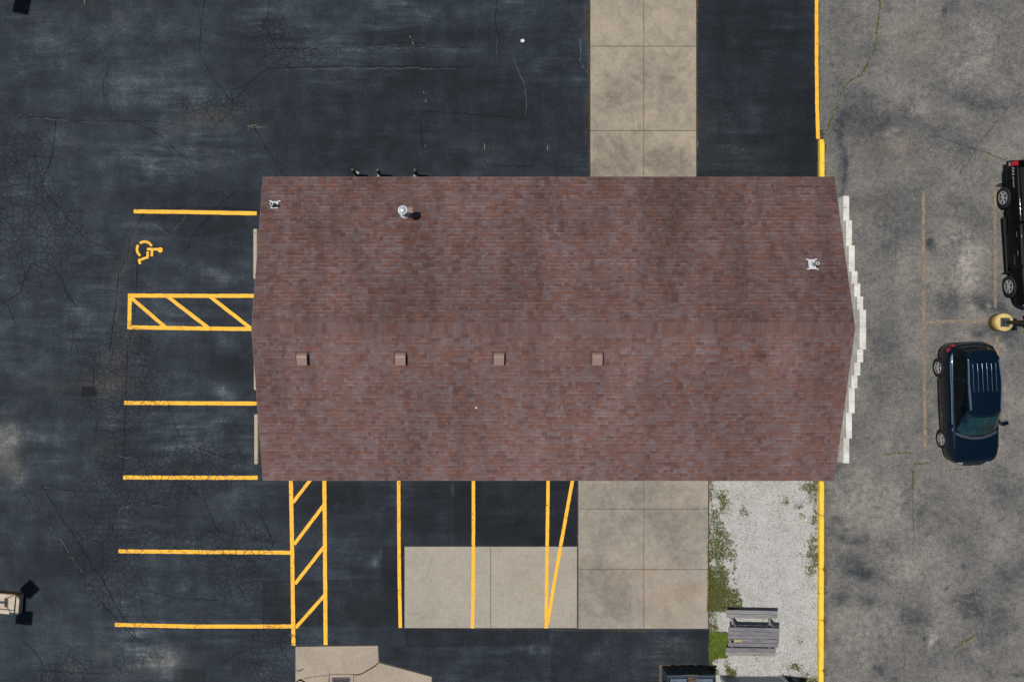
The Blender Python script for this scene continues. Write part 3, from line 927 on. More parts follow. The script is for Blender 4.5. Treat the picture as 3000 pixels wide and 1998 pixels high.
def stone(p):
    x, y, s = p[:3]
    rz = Matrix.Rotation(random.random() * 6.28, 3, 'Z') @ Matrix.Rotation(random.uniform(-.5, .5), 3, 'X') @ Matrix.Rotation(random.uniform(-.5, .5), 3, 'Y')
    sc = (s * random.uniform(.7, 1.4), s * random.uniform(.6, 1.1), s * random.uniform(.5, .9))
    v = []
    for q in OCT[:5]:
        w = rz @ Vector((q[0] * sc[0] + random.gauss(0, .12) * s, q[1] * sc[1] + random.gauss(0, .12) * s, q[2] * sc[2]))
        v.append((x + w.x, y + w.y, max(.004, .010 + w.z)))
    r = random.random()
    dirt = p[3] if len(p) > 3 else 0
    if random.random() < dirt:
        c = random.choice((C(120, 104, 88), C(104, 92, 76), C(140, 122, 100), C(112, 88, 74)))
    elif r < .04: c = C(104, 98, 90)
    elif r < .10: c = C(140, 132, 120)
    elif r < .15: c = C(172, 160, 142)
    else:
        g = random.uniform(184, 240)
        c = C(g, g * .995, g * .975)
    return v, OCF, c


pts = []
for _ in range(36000):
    px, py = random.uniform(2080, 2394), random.uniform(1380, 2060)
    if px < 2088 and py > 1850: continue
    q = P(px, py)
    dirt = min(.75, .55 * weed_density(px, py)) + .5 * math.exp(-((px - 2340) / 50) ** 2 - ((py - 1965) / 34) ** 2) + .5 * math.exp(-((px - 2100) / 14) ** 2 - ((py - 1830) / 40) ** 2) + .2 * math.exp(-((px - 2390) / 10) ** 2)
    dirt += .07 * max(0, math.sin(px * .05 + 1) * math.sin(py * .031)) 
    pts.append((q.x, q.y, random.uniform(.009, .022), dirt))
gs = scatter_mesh('gravel_stones', M['stone'], pts, stone)
tag(gs, 'crushed white limestone gravel beside the yellow kerb', 'gravel')

n = NT('leaf', .75, .2)
n.color(n.gain(n.attr('Col', 'Color'), n.mr(n.noise(20, 2), .3, .7, .8, 1.2)))
M['leaf'] = n.m


def tuft(p, lo=.014, hi=.036, cols=None):
    x, y, kk = p
    V, Fc = [], []
    for b in range(random.randint(4, 7)):
        a = random.random() * 6.28
        L = random.uniform(lo, hi) * kk
        w = L * random.uniform(.25, .45)
        h = random.uniform(.015, .06) * kk
        ox, oy = random.gauss(0, .02), random.gauss(0, .02)
        dx, dy = math.cos(a), math.sin(a)
        i = len(V)
        V += [(x + ox, y + oy, .008), (x + ox + dx * L * .55 - dy * w, y + oy + dy * L * .55 + dx * w, h), (x + ox + dx * L * 1.2, y + oy + dy * L * 1.2, h * .7), (x + ox + dx * L * .55 + dy * w, y + oy + dy * L * .55 - dx * w, h)]
        Fc.append((i, i + 3, i + 2, i + 1))
    c = random.choice(cols)
    k = random.uniform(.75, 1.25)
    return V, Fc, (c[0] * k, c[1] * k, c[2] * k, 1)


GREENS = [C(104, 116, 50), C(92, 104, 50), C(120, 120, 58), C(80, 92, 48), C(122, 106, 68), C(88, 100, 54), C(110, 96, 68), C(116, 124, 52)]
BRIGHT = [C(112, 138, 38), C(98, 124, 40), C(126, 146, 48)]
pts, ptb = [], []
nz = [rng.uniform(0, 1, 400) for _ in range(2)]
ph = [(random.uniform(.03, .13), random.uniform(.03, .13), random.uniform(0, 6.28)) for _ in range(10)]
for _ in range(150000):
    px, py = random.uniform(2068, 2396), random.uniform(1405, 2010)
    d = weed_density(px, py)
    if d <= .02: continue
    clump = sum(math.sin(px * a + py * b * .6 + c) * math.cos(py * a - px * b * .5 + c * 2) for a, b, c in ph) / 2.6
    if random.random() < (d * .5 if px < 2200 else d * .24) * max(0, min(1.0, (.82 if px < 2200 else .6) + clump * .7 + (d - .5) * .9)):
        q = P(px, py)
        (ptb if (1845 < py < 1930 and px < 2135 and random.random() < .75) else pts).append((q.x, q.y, random.uniform(.7, 1.3)))
for _ in range(500):      # dry scrub along the street side of the kerb
    py = random.uniform(1415, 2000)
    if math.sin(py * .045) + math.sin(py * .11 + 1) < -.3: continue
    q = P(2411 + abs(random.gauss(0, 4)), py)
    pts.append((q.x, q.y, random.uniform(.5, .9)))
for _ in range(60):
    q = P(2414 + abs(random.gauss(0, 2)), random.choice((random.gauss(430, 10), random.gauss(495, 16))))
    pts.append((q.x, q.y, .8))
w1 = scatter_mesh('weeds', M['leaf'], pts, lambda p: tuft(p, cols=GREENS))
tag(w1, 'low green and brown weeds creeping over the white gravel', 'weeds')
w2 = scatter_mesh('bright_weeds', M['leaf'], ptb, lambda p: tuft(p, cols=BRIGHT))
tag(w2, 'bright green weeds growing beside the picnic table', 'weeds')
DRY = [C(150, 116, 70), C(126, 96, 58), C(104, 84, 56), C(96, 98, 52)]
pts = []
for a, b, k in (((1724, 0), (1726, 510), 190), ((2044, 0), (2043, 30), 40), ((2043, 340), (2044, 395), 50), ((2042, 60), (2043, 320), 60), ((1780, 1846), (1900, 1848), 46), ((1400, 1843), (1700, 1844), 40), ((1500, 1600), (1560, 1601), 16), ((1692, 1430), (1692, 1590), 22), ((2080, 1840), (2086, 1945), 60), ((1185, 1604), (1186, 1800), 14), ((1990, 1944), (2050, 1948), 16)):
    for _ in range(k):
        t = random.random()
        q = P(a[0] + (b[0] - a[0]) * t + random.gauss(0, 1.3), a[1] + (b[1] - a[1]) * t + random.gauss(0, 1.3))
        pts.append((q.x, q.y, random.uniform(.45, .9)))
w3 = scatter_mesh('dry_weeds', M['leaf'], pts, lambda p: tuft(p, .012, .035, DRY))
tag(w3, 'thin dry weeds in the joints along the concrete slabs', 'weeds')

# ------------------------------------------------------------------ building
XL, XR, YR, HW, ZE, ZR = -6.94, 12.46, .30, 5.14, 2.60, 4.16
SL = (ZR - ZE) / HW
TH = math.atan(SL)
house = empty('building', ((XL + XR) / 2, YR, 0))
HL = Vector(house.location)
tag(house, 'low building with a long reddish brown shingle gable roof and stepped white parapet', 'building')


def hp(o):          # parent to the building, keeping world coordinates
    o.parent = house
    o.location = Vector(o.location) - HL
    return o


n = NT('asphalt_shingle', .93, .18)
c = n.attr('Col', 'Color')
stain = n.noise(.42, 6, .62, n.mapv(n.pos, (1.5, .45, .45)), .3)
stain2 = n.noise(1.5, 5, .65, n.mapv(n.pos, (1.4, .5, .5)))
sv = n.math('ADD', n.mr(stain, .32, .68, -.23, .22), n.math('ADD', n.mr(stain2, .3, .7, -.1, .1), n.mr(n.noise(14, 3, .7), .3, .7, -.1, .1)))
tab_dark = n.math('MULTIPLY', n.attr('tab_dark'), n.mr(n.noise(.8, 5, .65, n.mapv(n.pos, (1.6, .4, .4))), .35, .65, .55, 1.2))
c = n.gain(c, n.math('SUBTRACT', n.math('ADD', sv, .98), tab_dark))
c = n.gain(c, n.mr(n.noise(70, 2, .7), .3, .7, .86, 1.14))
n.color(c)
n.bump(n.noise(90, 2, .7), .3, .006)
M['shingle'] = n.m
M['wall'] = simple('painted_block_wall', C(196, 190, 178), .85, .2)
M['trim'] = simple('white_trim_metal', C(205, 200, 196), .5, .4, var=.08)
M['rake'] = simple('dull_rake_metal', C(136, 116, 112), .6, .3)
M['brown_trim'] = simple('brown_trim', C(92, 66, 60), .6, .3)

deck = MB()
for sg in (1, -1):
    ye = YR + sg * HW
    a = [(XL, YR, ZR), (XR, YR, ZR), (XR, ye, ZE), (XL, ye, ZE)]
    V = [(x, y, z - .012) for x, y, z in a] + [(x, y, z - .11) for x, y, z in a]
    f = [(0, 1, 2, 3), (7, 6, 5, 4), (0, 4, 5, 1), (1, 5, 6, 2), (2, 6, 7, 3), (3, 7, 4, 0)]
    deck.add(V, f if sg < 0 else [q[::-1] for q in f])
roof = hp(deck.build('roof', M['brown_trim']))
RL = Vector((0, 0, 0))     # the roof keeps world coordinates

PAL = [(C(121, 100, 100), .25), (C(118, 95, 93), .25), (C(118, 89, 84), .20), (C(122, 89, 80), .13), (C(111, 82, 78), .09), (C(106, 81, 78), .04), (C(123, 105, 107), .04)]
WID = [.09, .12, .15, .18, .23]
EXP = .1365
UPPER_DARK = .22      # shingle colour of the upper slope is set darker than the lower one
NROW = int(math.ceil((HW / math.cos(TH)) / EXP))
tab_cache = {}


def tab_geo(w, t, e=EXP):
    V = [(0, 0, -.004), (w, 0, -.004), (0, 0, t), (w, 0, t), (0, .027, t * .86), (w, .027, t * .86), (0, e + .03, .0015), (w, e + .03, .0015)]
    Fc = [(0, 1, 3, 2), (2, 3, 5, 4), (4, 5, 7, 6), (0, 2, 4, 6), (1, 7, 5, 3)]
    return V, Fc


def tab_cols(ci, si):
    base = PAL[ci][0]
    edge = tuple(min(1, b * si + (.010 if si > 1 else 0)) for b in base[:3]) + (1,)
    return [base] * 4 + [edge] * 4 + [base] * 4 + [base] * 4 + [base] * 4


def tab_mesh(w, t, ci, si, tab_dark):
    key = (w, t, ci, si, tab_dark)
    if key not in tab_cache:
        V, Fc = tab_geo(w, t)
        me = bpy.data.meshes.new('shingle')
        me.from_pydata(V, [], Fc)
        a = me.attributes.new('Col', 'FLOAT_COLOR', 'CORNER')
        a.data.foreach_set('color', np.asarray(tab_cols(ci, si), dtype=np.float32).ravel())
        set_attr(me, 'tab_dark', [tab_dark] * len(V))
        me.materials.append(M['shingle'])
        tab_cache[key] = me
    return tab_cache[key]


tabs = []
pw = [p for _, p in PAL]
for sg in (1, -1):
    for r in range(NROW):
        v0 = r * EXP
        e = min(EXP, HW / math.cos(TH) - v0 - .03)
        if e < .03: continue
        x = XL - .0
        run, rc = 0, 0
        first = True
        while x < XR - .01:
            w = random.choice(WID)
            if first:
                w = .06 + .2 * random.random()
                first = False
            if XR - x - w < .06: w = XR - x
            if run <= 0:
                rc = random.choices(range(len(PAL)), pw)[0]
                run = random.choice((1, 1, 1, 1, 2))
            run -= 1
            t = random.choice((.008, .013, .016))
            si = random.choice((1.0, 1.0, 1.3, 1.55) if sg > 0 else (1.0, 1.0, 1.2, 1.4))
            ci = rc if random.random() < .8 else random.choices(range(len(PAL)), pw)[0]
            tabs.append((sg, v0, x, round(w, 3), t, ci, si))
            x += w


def tab_matrix(sg, v0, x, w):
    """slope frame: u along the eave, v up the slope, n off the roof"""
    ye = YR + sg * HW
    vdir = Vector((0, -sg * math.cos(TH), math.sin(TH)))
    nrm = Vector((0, sg * math.sin(TH), math.cos(TH)))
    if sg < 0:
        udir, o = Vector((1, 0, 0)), Vector((x, ye, ZE))
    else:
        udir, o = Vector((-1, 0, 0)), Vector((x + w, ye, ZE))
    o = o + vdir * v0
    m = Matrix((udir, vdir, nrm)).transposed().to_4x4()
    m.translation = o
    return m


# the three hundred that show largest: complete tabs of the two courses nearest the camera, beside the ridge
cand = sorted([i for i, t in enumerate(tabs) if t[3] in WID and t[3] >= .18], key=lambda i: (abs((HW / math.cos(TH)) - tabs[i][1]), -tabs[i][3]))
single = set(cand[:300])
V, Fc, Cc, Gr = [], [], [], []
for i, (sg, v0, x, w, t, ci, si) in enumerate(tabs):
    mt = tab_matrix(sg, v0, x, w)
    if i in single:
        o = bpy.data.objects.new('shingle', tab_mesh(w, t, ci, si, UPPER_DARK if sg > 0 else 0.0))
        COL.objects.link(o)
        o.parent = roof
        mm = mt.copy()
        mm.translation = mt.translation - RL
        o.matrix_local = mm
    else:
        g, f = tab_geo(w - .002, t)
        b = len(V)
        V += [tuple(mt @ Vector(q)) for q in g]
        Fc += [tuple(k + b for k in q) for q in f]
        Cc += tab_cols(ci, si)
        sm_ = P(2228, 1040, 3.9)
        mx_ = mt @ Vector((w / 2, .07, 0))
        Gr += [(UPPER_DARK if sg > 0 else 0.0) + .5 * math.exp(-((mx_.x - sm_.x) ** 2 + (mx_.y - sm_.y) ** 2) / .03)] * len(g)  # darker upper slope, plus one dark smudge on the lower one
rest = mk('shingles', [tuple(Vector(v) - RL) for v in V], Fc, M['shingle'], roof)
a = rest.data.attributes.new('Col', 'FLOAT_COLOR', 'CORNER')
a.data.foreach_set('color', np.asarray(Cc, dtype=np.float32).ravel())
set_attr(rest.data, 'tab_dark', Gr)
rest['kind'] = 'stuff'

# ridge caps
cap_cache = {}


def cap_mesh(ci, gap):
    if (ci, gap) not in cap_cache:
        L, hw = .148 - .006 * gap, .172
        V = []
        for x, lift in ((0, .026), (L + .03, .010)):
            for s in (-1, -.12, .12, 1):
                V.append((x, s * hw, -abs(s) * hw * SL + lift - (.006 if abs(s) < .5 else 0)))
            for s in (1, -1): V.append((x, s * hw, -hw * SL + lift - .022))
        Fc = [(0, 1, 7, 6), (1, 2, 8, 7), (2, 3, 9, 8), (3, 4, 10, 9), (5, 0, 6, 11), (0, 5, 4, 3, 2, 1), (6, 7, 8, 9, 10, 11)]
        Fc = [q[::-1] for q in Fc]
        me = bpy.data.meshes.new('ridge_cap')
        me.from_pydata(V, [], Fc)
        a = me.attributes.new('Col', 'FLOAT_COLOR', 'POINT')
        a.data.foreach_set('color', np.asarray([PAL[ci][0]] * 12, dtype=np.float32).ravel())
        me.materials.append(M['shingle'])
        cap_cache[(ci, gap)] = me
    return cap_cache[(ci, gap)]


x = XL + .01
while x < XR - .1:
    ci = random.choices((1, 2, 4, 3, 0), (.42, .36, .06, .04, .12))[0]
    o = bpy.data.objects.new('ridge_cap', cap_mesh(ci, random.choice((0, 0, 0, 1))))
    COL.objects.link(o)
    o.parent = roof
    o.location = (x - RL.x, YR - RL.y, ZR - RL.z)
    x += .15

# trim, walls
t = MB()
for sg in (1, -1):
    t.bar((XL - .009, YR + .001, ZR - .07), (XL - .009, YR + sg * (HW + .005), ZE - .07), .014, .15)
hp(t.build('rake_trim', M['rake']))
for sg in (1, -1):
    y = YR + sg * (HW + .012)
    hp(MB().box(XL, XR, y - .012, y + .012, ZE - .15, ZE - .005).build('fascia', M['brown_trim']))
WY = 4.52
b = MB()
prof = [(YR - WY, .003), (YR + WY, .003), (YR + WY, ZE + (HW - WY) * SL - .13), (YR, ZR - .13), (YR - WY, ZE + (HW - WY) * SL - .13)]
V = [(XL + .4, y, z) for y, z in prof] + [(XR, y, z) for y, z in prof]
b.add(V, [(4, 3, 2, 1, 0), (5, 6, 7, 8, 9), (0, 1, 6, 5), (1, 2, 7, 6), (2, 3, 8, 7), (3, 4, 9, 8), (4, 0, 5, 9)])
hp(b.build('wall', M['wall']))

# stepped block parapet on the right gable
n = NT('white_painted_block', .9, .2)
c = n.mix(n.mr(n.noise(2.2, 7, .7), .42, .66), C(240, 238, 228), C(208, 205, 196))
c = n.mix(n.math('MULTIPLY', n.mr(n.noise(9, 6, .75), .58, .66), n.mr(n.noise(1.1, 3), .42, .6)), c, C(96, 96, 96))
n.color(n.gain(c, n.mr(n.noise(40, 3), .3, .7, .92, 1.06)))
n.bump(n.noise(50, 3), .3, .006)
M['block'] = n.m
PX0, PX1 = XR + .022, XR + .215
PT = [3.26 + .2 * k for k in range(7)]
up = [574, 646, 719.5, 794.5, 831, 869, 907.5]
dn = [1357, 1284.5, 1210.5, 1137, 1100, 1062, 1024]
prev = None
par = MB()
y1 = P(0, up[0], PT[0]).y
y0 = P(0, dn[0], PT[0]).y
par.box(PX0, PX1, y0 + .004, y1 - .004, .003, PT[0] - .2)
par = hp(par.build('parapet_wall', M['block']))
BLK = {}
for k in range(7):
    z1, z0 = PT[k], PT[k] - .2
    y1, y0 = P(0, up[k], z1).y, P(0, dn[k], z1).y
    L = y1 - y0
    nb = max(3, round(L / .405))
    off = .5 if k % 2 and k < 6 else 0
    cuts = [y0] + [y0 + L * (j + off) / nb for j in range(0 if off else 1, nb)] + [y1]
    for a_, b_ in zip(cuts[:-1], cuts[1:]):
        w = round(b_ - a_ - .003, 3)
        key = (w, k == 6)
        if key not in BLK:
            mb = MB().box(PX0 - (.012 if k == 6 else 0), PX1, 0, w, .004, .2)
            ob = mb.build('block', M['block'], None, bevel=.004, seg=1)
            BLK[key] = ob.data
        else:
            ob = bpy.data.objects.new('block', BLK[key])
            COL.objects.link(ob)
        ob.parent = par
        ob.location = (0, a_ + .0015, z0)


def roof_z(y): return ZR - abs(y - YR) * SL


# things fixed on the roof
M['galv'] = simple('galvanised_steel', C(205, 210, 214), .42, .5, .35, .12, 14)
M['galv_white'] = simple('weathered_flashing', C(214, 217, 219), .6, .4, .0, .08, 14)
M['pipe'] = simple('grey_vent_pipe', C(150, 156, 166), .6, .4, 0, .1)
M['pipe_in'] = simple('pipe_inside', C(70, 72, 76), .9, .1)
M['vent'] = simple('brown_roof_vent', C(158, 130, 120), .5, .4, .0, .12, 20)


def slope_part(name, px, py, zlift=.25):
    z = roof_z(P(px, py, 3.5).y)
    for _ in range(4):
        q = P(px, py, z)
        z = roof_z(q.y)
    o = empty(name, q)
    return hp(o), q


def sheet_on_roof(name, w, l, m, parent, q, lift=.022, dx=0, dv=0, th=.004, horns=0):
    sg = 1 if q.y > YR else -1
    vd = Vector((0, -sg * math.cos(TH), math.sin(TH)))
    nd = Vector((0, sg * math.sin(TH), math.cos(TH)))
    mb = MB()
    def B(x0, x1, v0, v1):
        V = [Vector((x, 0, 0)) + vd * v + nd * nn for nn in (lift - .02, lift + th) for v in (v0, v1) for x in (x0, x1)]
        mb.add([V[0], V[1], V[3], V[2], V[4], V[5], V[7], V[6]], [(0, 3, 2, 1), (4, 5, 6, 7), (0, 1, 5, 4), (1, 2, 6, 5), (2, 3, 7, 6), (3, 0, 4, 7)])
    B(dx - w / 2, dx + w / 2, dv - l / 2, dv + l / 2)
    o = mb.build(name, m, parent)
    bm = bmesh.new(); bm.from_mesh(o.data); bmesh.ops.recalc_face_normals(bm, faces=bm.faces); bm.to_mesh(o.data); bm.free()
    return o


for px in (886.5, 1174, 1461.5, 1748.5):
    o, q = slope_part('roof_vent', px, 1049)
    sheet_on_roof('flange', .46, .44, M['brown_trim'], o, q, .018)
    vd = Vector((0, math.cos(TH), math.sin(TH)))       # up the slope on the lower side
    nd = Vector((0, -math.sin(TH), math.cos(TH)))
    prof = [(.195, .02), (.19, .06), (.165, .12), (.12, .165), (.07, .185), (-.19, .165), (-.205, .155), (-.205, .06), (-.19, .02)]
    V = [Vector((sx, 0, 0)) + vd * v + nd * w_ for sx in (-.165, .165) for v, w_ in prof]
    m_ = len(prof)
    Fc = [tuple(range(m_)), tuple(range(2 * m_ - 1, m_ - 1, -1))] + [(i, m_ + i, m_ + (i + 1) % m_, (i + 1) % m_) for i in range(m_)]
    h = mk('hood', V, Fc, M['vent'], o)
    bm = bmesh.new(); bm.from_mesh(h.data); bmesh.ops.recalc_face_normals(bm, faces=bm.faces)
    bmesh.ops.bevel(bm, geom=[e for e in bm.edges if e.calc_face_angle(0) > .9], offset=.008, segments=2, affect='EDGES')
    bm.to_mesh(h.data); bm.free()

o, q = slope_part('chimney_flue', 1186.5, 630)
sheet_on_roof('flashing', .30, .34, M['vent'], o, q, .022, .10, -.08)
MB().lathe([(.17, -.05), (.15, .02), (.10, .09), (.088, .10)], 28).build('collar', M['galv_white'], o, True)
MB().lathe([(.085, -.06), (.085, .95)], 28).build('pipe', M['galv'], o, True)
MB().lathe([(.06, .95), (.06, 1.03)], 24).build('neck', M['pipe_in'], o)
MB().lathe([(.146, 1.01), (.153, 1.03), (.151, 1.07), (.142, 1.078), (.140, 1.072), (.124, 1.082), (.060, 1.122), (.02, 1.13)], 32).build('cap', M['galv'], o, True)

for px, py, dx, h_ in ((803, 603, .09, .40), (2381, 775, .0, .42)):
    o, q = slope_part('vent_pipe', px, py)
    left = px < 1500
    sheet_on_roof('flashing', .24 if left else .23, .26 if left else .34, M['galv_white'], o, q, .020, .02 if left else -.03, -.02 if left else 0)
    sg = 1
    vd = Vector((0, -math.cos(TH), math.sin(TH)))
    # lead tabs folded out at the corners
    for sx in (-1, 1):
        for sv in ((-.16,) if left else (-.17, .17)):
            pv = vd * sv + Vector((0, math.sin(TH), math.cos(TH))) * .026
            MB().bar(pv + Vector((sx * .10 + (.02 if left else -.03), 0, 0)), pv + Vector((sx * .19 + (.02 if left else -.03), 0, 0)), .035, .012).build('flashing_tab', M['galv_white'], o)
    MB().lathe([(.10, -.03), (.09, .03), (.058, .09), (.055, .10)], 22).build('boot', M['pipe_in'] if left else M['galv_white'], o, True)
    MB().lathe([(.05, -.05), (.05, h_ - .03)], 22, cap=False).build('pipe', M['pipe'], o, True)
    MB().lathe([(.056, h_ - .06), (.056, h_), (.036, h_), (.036, h_ - .08)], 22, cap=False).build('pipe_rim', M['galv_white'], o)
    MB().lathe([(.036, h_ - .1), (.036, h_ - .08)], 22).build('pipe_bore', M['pipe_in'], o)

# ------------------------------------------------------------------ small street furniture
M['black_metal'] = simple('black_painted_steel', C(16, 17, 19), .5, .4, .2, .2)
M['black_top'] = simple('scuffed_black_paint', C(92, 96, 100), .6, .3, 0, .2)
M['foot'] = simple('concrete_footing', C(168, 162, 146), .9, .2)
for px, py, rot, lab in ((1044, 514, 1.25, 'black steel bollard nearest the left corner of the shingle roof'), (1115, 515, 4.1, 'black steel bollard in the middle of the three beside the roof edge'), (1221, 515, 4.1, 'black steel bollard farthest from the left roof corner of the three')):
    q = P(px, py)
    o = tag(empty('bollard', q), lab, 'bollard', 'bollards along the wall under the roof edge')
    MB().lathe([(.052, .004), (.052, 1.02)], 20).build('post', M['black_metal'], o, True)
    MB().lathe([(.056, .98), (.056, 1.03), (.048, 1.062), (.028, 1.078), (.01, 1.082)], 20).build('cap', M['black_top'], o, True)
    poly = [(math.cos(rot) * .05 + -.0 + .105 * (1 + random.uniform(-.12, .12)) * math.cos(a), math.sin(rot) * .05 + .095 * (1 + random.uniform(-.12, .12)) * math.sin(a)) for a in [2 * math.pi * i / 14 for i in range(14)]]
    MB().prism(poly, .002, .014).build('footing', M['foot'], o)

M['stop'] = simple('cream_wheel_stop', C(186, 174, 152), .8, .25, 0, .1)
for y0, y1, x0, lab in ((672, 818, 741, 'cream concrete wheel stop beside the wheelchair symbol'), (998, 1142, 742.5, 'cream wheel stop mostly hidden under the roof edge below the hatched bay'), (1213, 1358, 743.5, 'cream concrete wheel stop in the lowest bay, fully in view')):
    A, B = P(x0, y0), P(x0 + 2.5, y1)
    o = tag(empty('wheel_stop', ((A.x + B.x) / 2, (A.y + B.y) / 2, 0)), lab, 'wheel stop', 'wheel stops against the building')
    L = A.y - B.y
    V, Fc = [], []
    for yy, e in ((-L / 2, .01), (-L / 2 + .03, 0), (L / 2 - .03, 0), (L / 2, .01)):
        for xx, zz in ((.0 + e, .004), (.012 + e, .04), (.04 + e, .115 - e), (.06 + e, .125 - e), (.14 - e, .125 - e), (.16 - e, .115 - e), (.198 - e, .04), (.21 - e, .004)): V.append((xx, yy, zz))
    for i in range(3):
        for k in range(7): Fc.append((i * 8 + k, i * 8 + k + 1, i * 8 + 8 + k + 1, i * 8 + 8 + k))
    Fc += [tuple(range(8))[::-1], tuple(range(24, 32)), ]
    ob = mk('stop_body', V, [f[::-1] for f in Fc], M['stop'], o)
    bm = bmesh.new(); bm.from_mesh(ob.data); bmesh.ops.recalc_face_normals(bm, faces=bm.faces); bm.to_mesh(ob.data); bm.free()
    for s in (-1, 1):
        MB().lathe([(.018, .12), (.018, .128), (.010, .130)], 12, (.10, s * (L / 2 - .15), 0)).build('pin', M['crack'], o)

# crushed cup, scraps
M['paper'] = simple('white_paper', C(238, 240, 246), .8, .2, 0, .05)
q = P(1530, 122)
V, Fc = [], []
N = 14
for (r, z, ox) in ((.052, .0, 0), (.056, .035, .004), (.062, .06, .008), (.058, .066, .01), (.03, .050, .01)):
    for i in range(N):
        a = 2 * math.pi * i / N
        V.append((ox + r * 1.25 * math.cos(a) * (1 + random.uniform(-.06, .06)), r * 1.05 * math.sin(a) * (1 + random.uniform(-.06, .06)), z * (1 + random.uniform(-.15, .15)) + .001))
for j in range(4):
    for i in range(N): Fc.append((j * N + i, j * N + (i + 1) % N, (j + 1) * N + (i + 1) % N, (j + 1) * N + i))
Fc += [tuple(range(N))[::-1], tuple(range(4 * N, 5 * N))]
o = mk('paper_cup', V, Fc, M['paper'], loc=(q.x, q.y, .003))
o.rotation_euler = (0, 0, -.3)
tag(o, 'crushed white paper cup lying on the black asphalt left of the sidewalk', 'litter')


def scrap(px, py, z, r, c, lab, name='paper_scrap', tilt=0.0):
    q = P(px, py, z)
    n_ = 7
    top = [(r * (1 + random.uniform(-.3, .3)) * math.cos(2 * math.pi * i / n_), r * (1 + random.uniform(-.3, .3)) * math.sin(2 * math.pi * i / n_)) for i in range(n_)]
    V = [(x, y, 0) for x, y in top] + [(x * .9, y * .9, .012 + random.uniform(0, .008)) for x, y in top]
    Fc = [tuple(range(n_))[::-1], tuple(range(n_, 2 * n_))] + [(i, (i + 1) % n_, n_ + (i + 1) % n_, n_ + i) for i in range(n_)]
    o = mk(name, V, Fc, c, loc=(q.x, q.y, q.z))
    o.rotation_euler = (tilt, 0, 0)
    return tag(o, lab, 'litter')


zz = roof_z(P(1395, 1194, 3.4).y)
scrap(1395, 1194, zz + .016, .035, M['paper'], 'small white scrap lying on the lower shingle slope', tilt=TH)
M['tan'] = simple('tan_litter', C(222, 200, 150), .8, .2)
scrap(2350, 1524, .03, .05, M['tan'], 'yellowish litter scrap on the white gravel near the kerb', 'litter_scrap')
scrap(2361, 1521, .03, .04, M['paper'], 'white litter scrap on the white gravel near the kerb', 'litter_scrap')

# ------------------------------------------------------------------ light poles
M['pole'] = simple('dark_bronze_pole', C(34, 38, 44), .45, .4, .3, .15)
M['plate'] = simple('pole_base_plate', C(74, 78, 84), .6, .4, .2, .2)
n = NT('chipped_yellow_concrete', .9, .2)
c = n.mix(n.mr(n.noise(3, 6, .7), .45, .68), C(230, 200, 130), C(198, 166, 100))
c = n.mix(n.mr(n.noise(11, 6, .75), .6, .68), c, C(150, 132, 104))
n.color(c)
n.bump(n.noise(30, 3), .3, .008)
M['drum'] = n.m
q = P(2920, 945)
lp = tag(empty('light_pole', q), 'dark light pole standing on a yellow concrete drum between the parked vehicles', 'light pole')
MB().lathe([(.325, .005), (.325, .46), (.315, .475), (.30, .482)], 36).build('drum_base', M['drum'], lp, True, loc=None)
MB().box(-.165, .165, -.165, .165, .483, .505).build('base_plate', M['plate'], lp, bevel=.004, seg=1)
MB().box(-.09, .09, -.09, .09, .505, .66).build('base_cover', M['plate'], lp, bevel=.006, seg=1)
MB().lathe([(.062, .50), (.058, 7.2)], 18).build('pole', M['pole'], lp, True)
for s in (-1, 1): MB().box(-.05, .06, s * .07 if s > 0 else -.22, .22 if s > 0 else -.07, 1.55, 1.85).build('pole_bracket', M['black_metal'], lp, bevel=.005, seg=1)
hd = MB()
hd.box(-.05, .05, -.9, .9, 7.0, 7.1)
hd.build('arm', M['pole'], lp)
for s in (-1, 1): MB().box(-.25, .25, s * 1.1 - .25, s * 1.1 + .25, 6.95, 7.2).build('lamp_head', M['pole'], lp, bevel=.01, seg=1)


def shadow_spot(px, py, h):
    """where a lamp at height h hangs when its shadow lies at this place of the ground"""
    q = P(px, py)
    k = -h / SUN_DIR.z
    return Vector((q.x - SUN_DIR.x * k, q.y - SUN_DIR.y * k, h))


hh = 7.0
A, B = shadow_spot(87, 1726, hh), shadow_spot(71, 1809, hh)
T_ = shadow_spot(40, 1758, hh - .3)
base = Vector((T_.x - 1.2, T_.y + .05, 0))
lp2 = tag(empty('light_pole', base), 'twin headed light pole whose shadow falls over the cream plinth', 'light pole')
MB().lathe([(.075, .004), (.06, hh - .25)], 16).build('pole', M['pole'], lp2, True)
ar = MB()
ar.bar((0, 0, hh - .3), (T_.x - base.x, T_.y - base.y, hh - .3), .09, .09)
ar.bar((T_.x - base.x, T_.y - base.y - .17, hh - .3), (T_.x - base.x, T_.y - base.y + .17, hh - .3), .11, .09)
for Q in (A, B):
    s = 1 if Q is A else -1
    ar.bar((T_.x - base.x, T_.y - base.y + s * .15, hh - .27), (Q.x - base.x, Q.y - base.y, hh - .02), .03, .03)
ar.build('arm', M['pole'], lp2)
for Q, ang, sx, sy in ((A, 43, .27, .25), (B, -5, .29, .26)):
    ob = MB().box(-sx, sx, -sy, sy, -.07, .07).build('lamp_head', M['pole'], lp2, bevel=.01, seg=1)
    ob.location = Q - base
    ob.rotation_euler = (0, 0, R(ang))
Q = shadow_spot(67, 2, hh)
base = Vector((Q.x - .9, Q.y + .3, 0))
lp3 = tag(empty('light_pole', base), 'light pole beyond the top left corner casting the dark lamp shadow', 'light pole')
MB().lathe([(.075, .004), (.06, hh)], 16).build('pole', M['pole'], lp3, True)
MB().bar((0, 0, hh), (Q.x - base.x, Q.y - base.y, hh), .05, .05).build('arm', M['pole'], lp3)
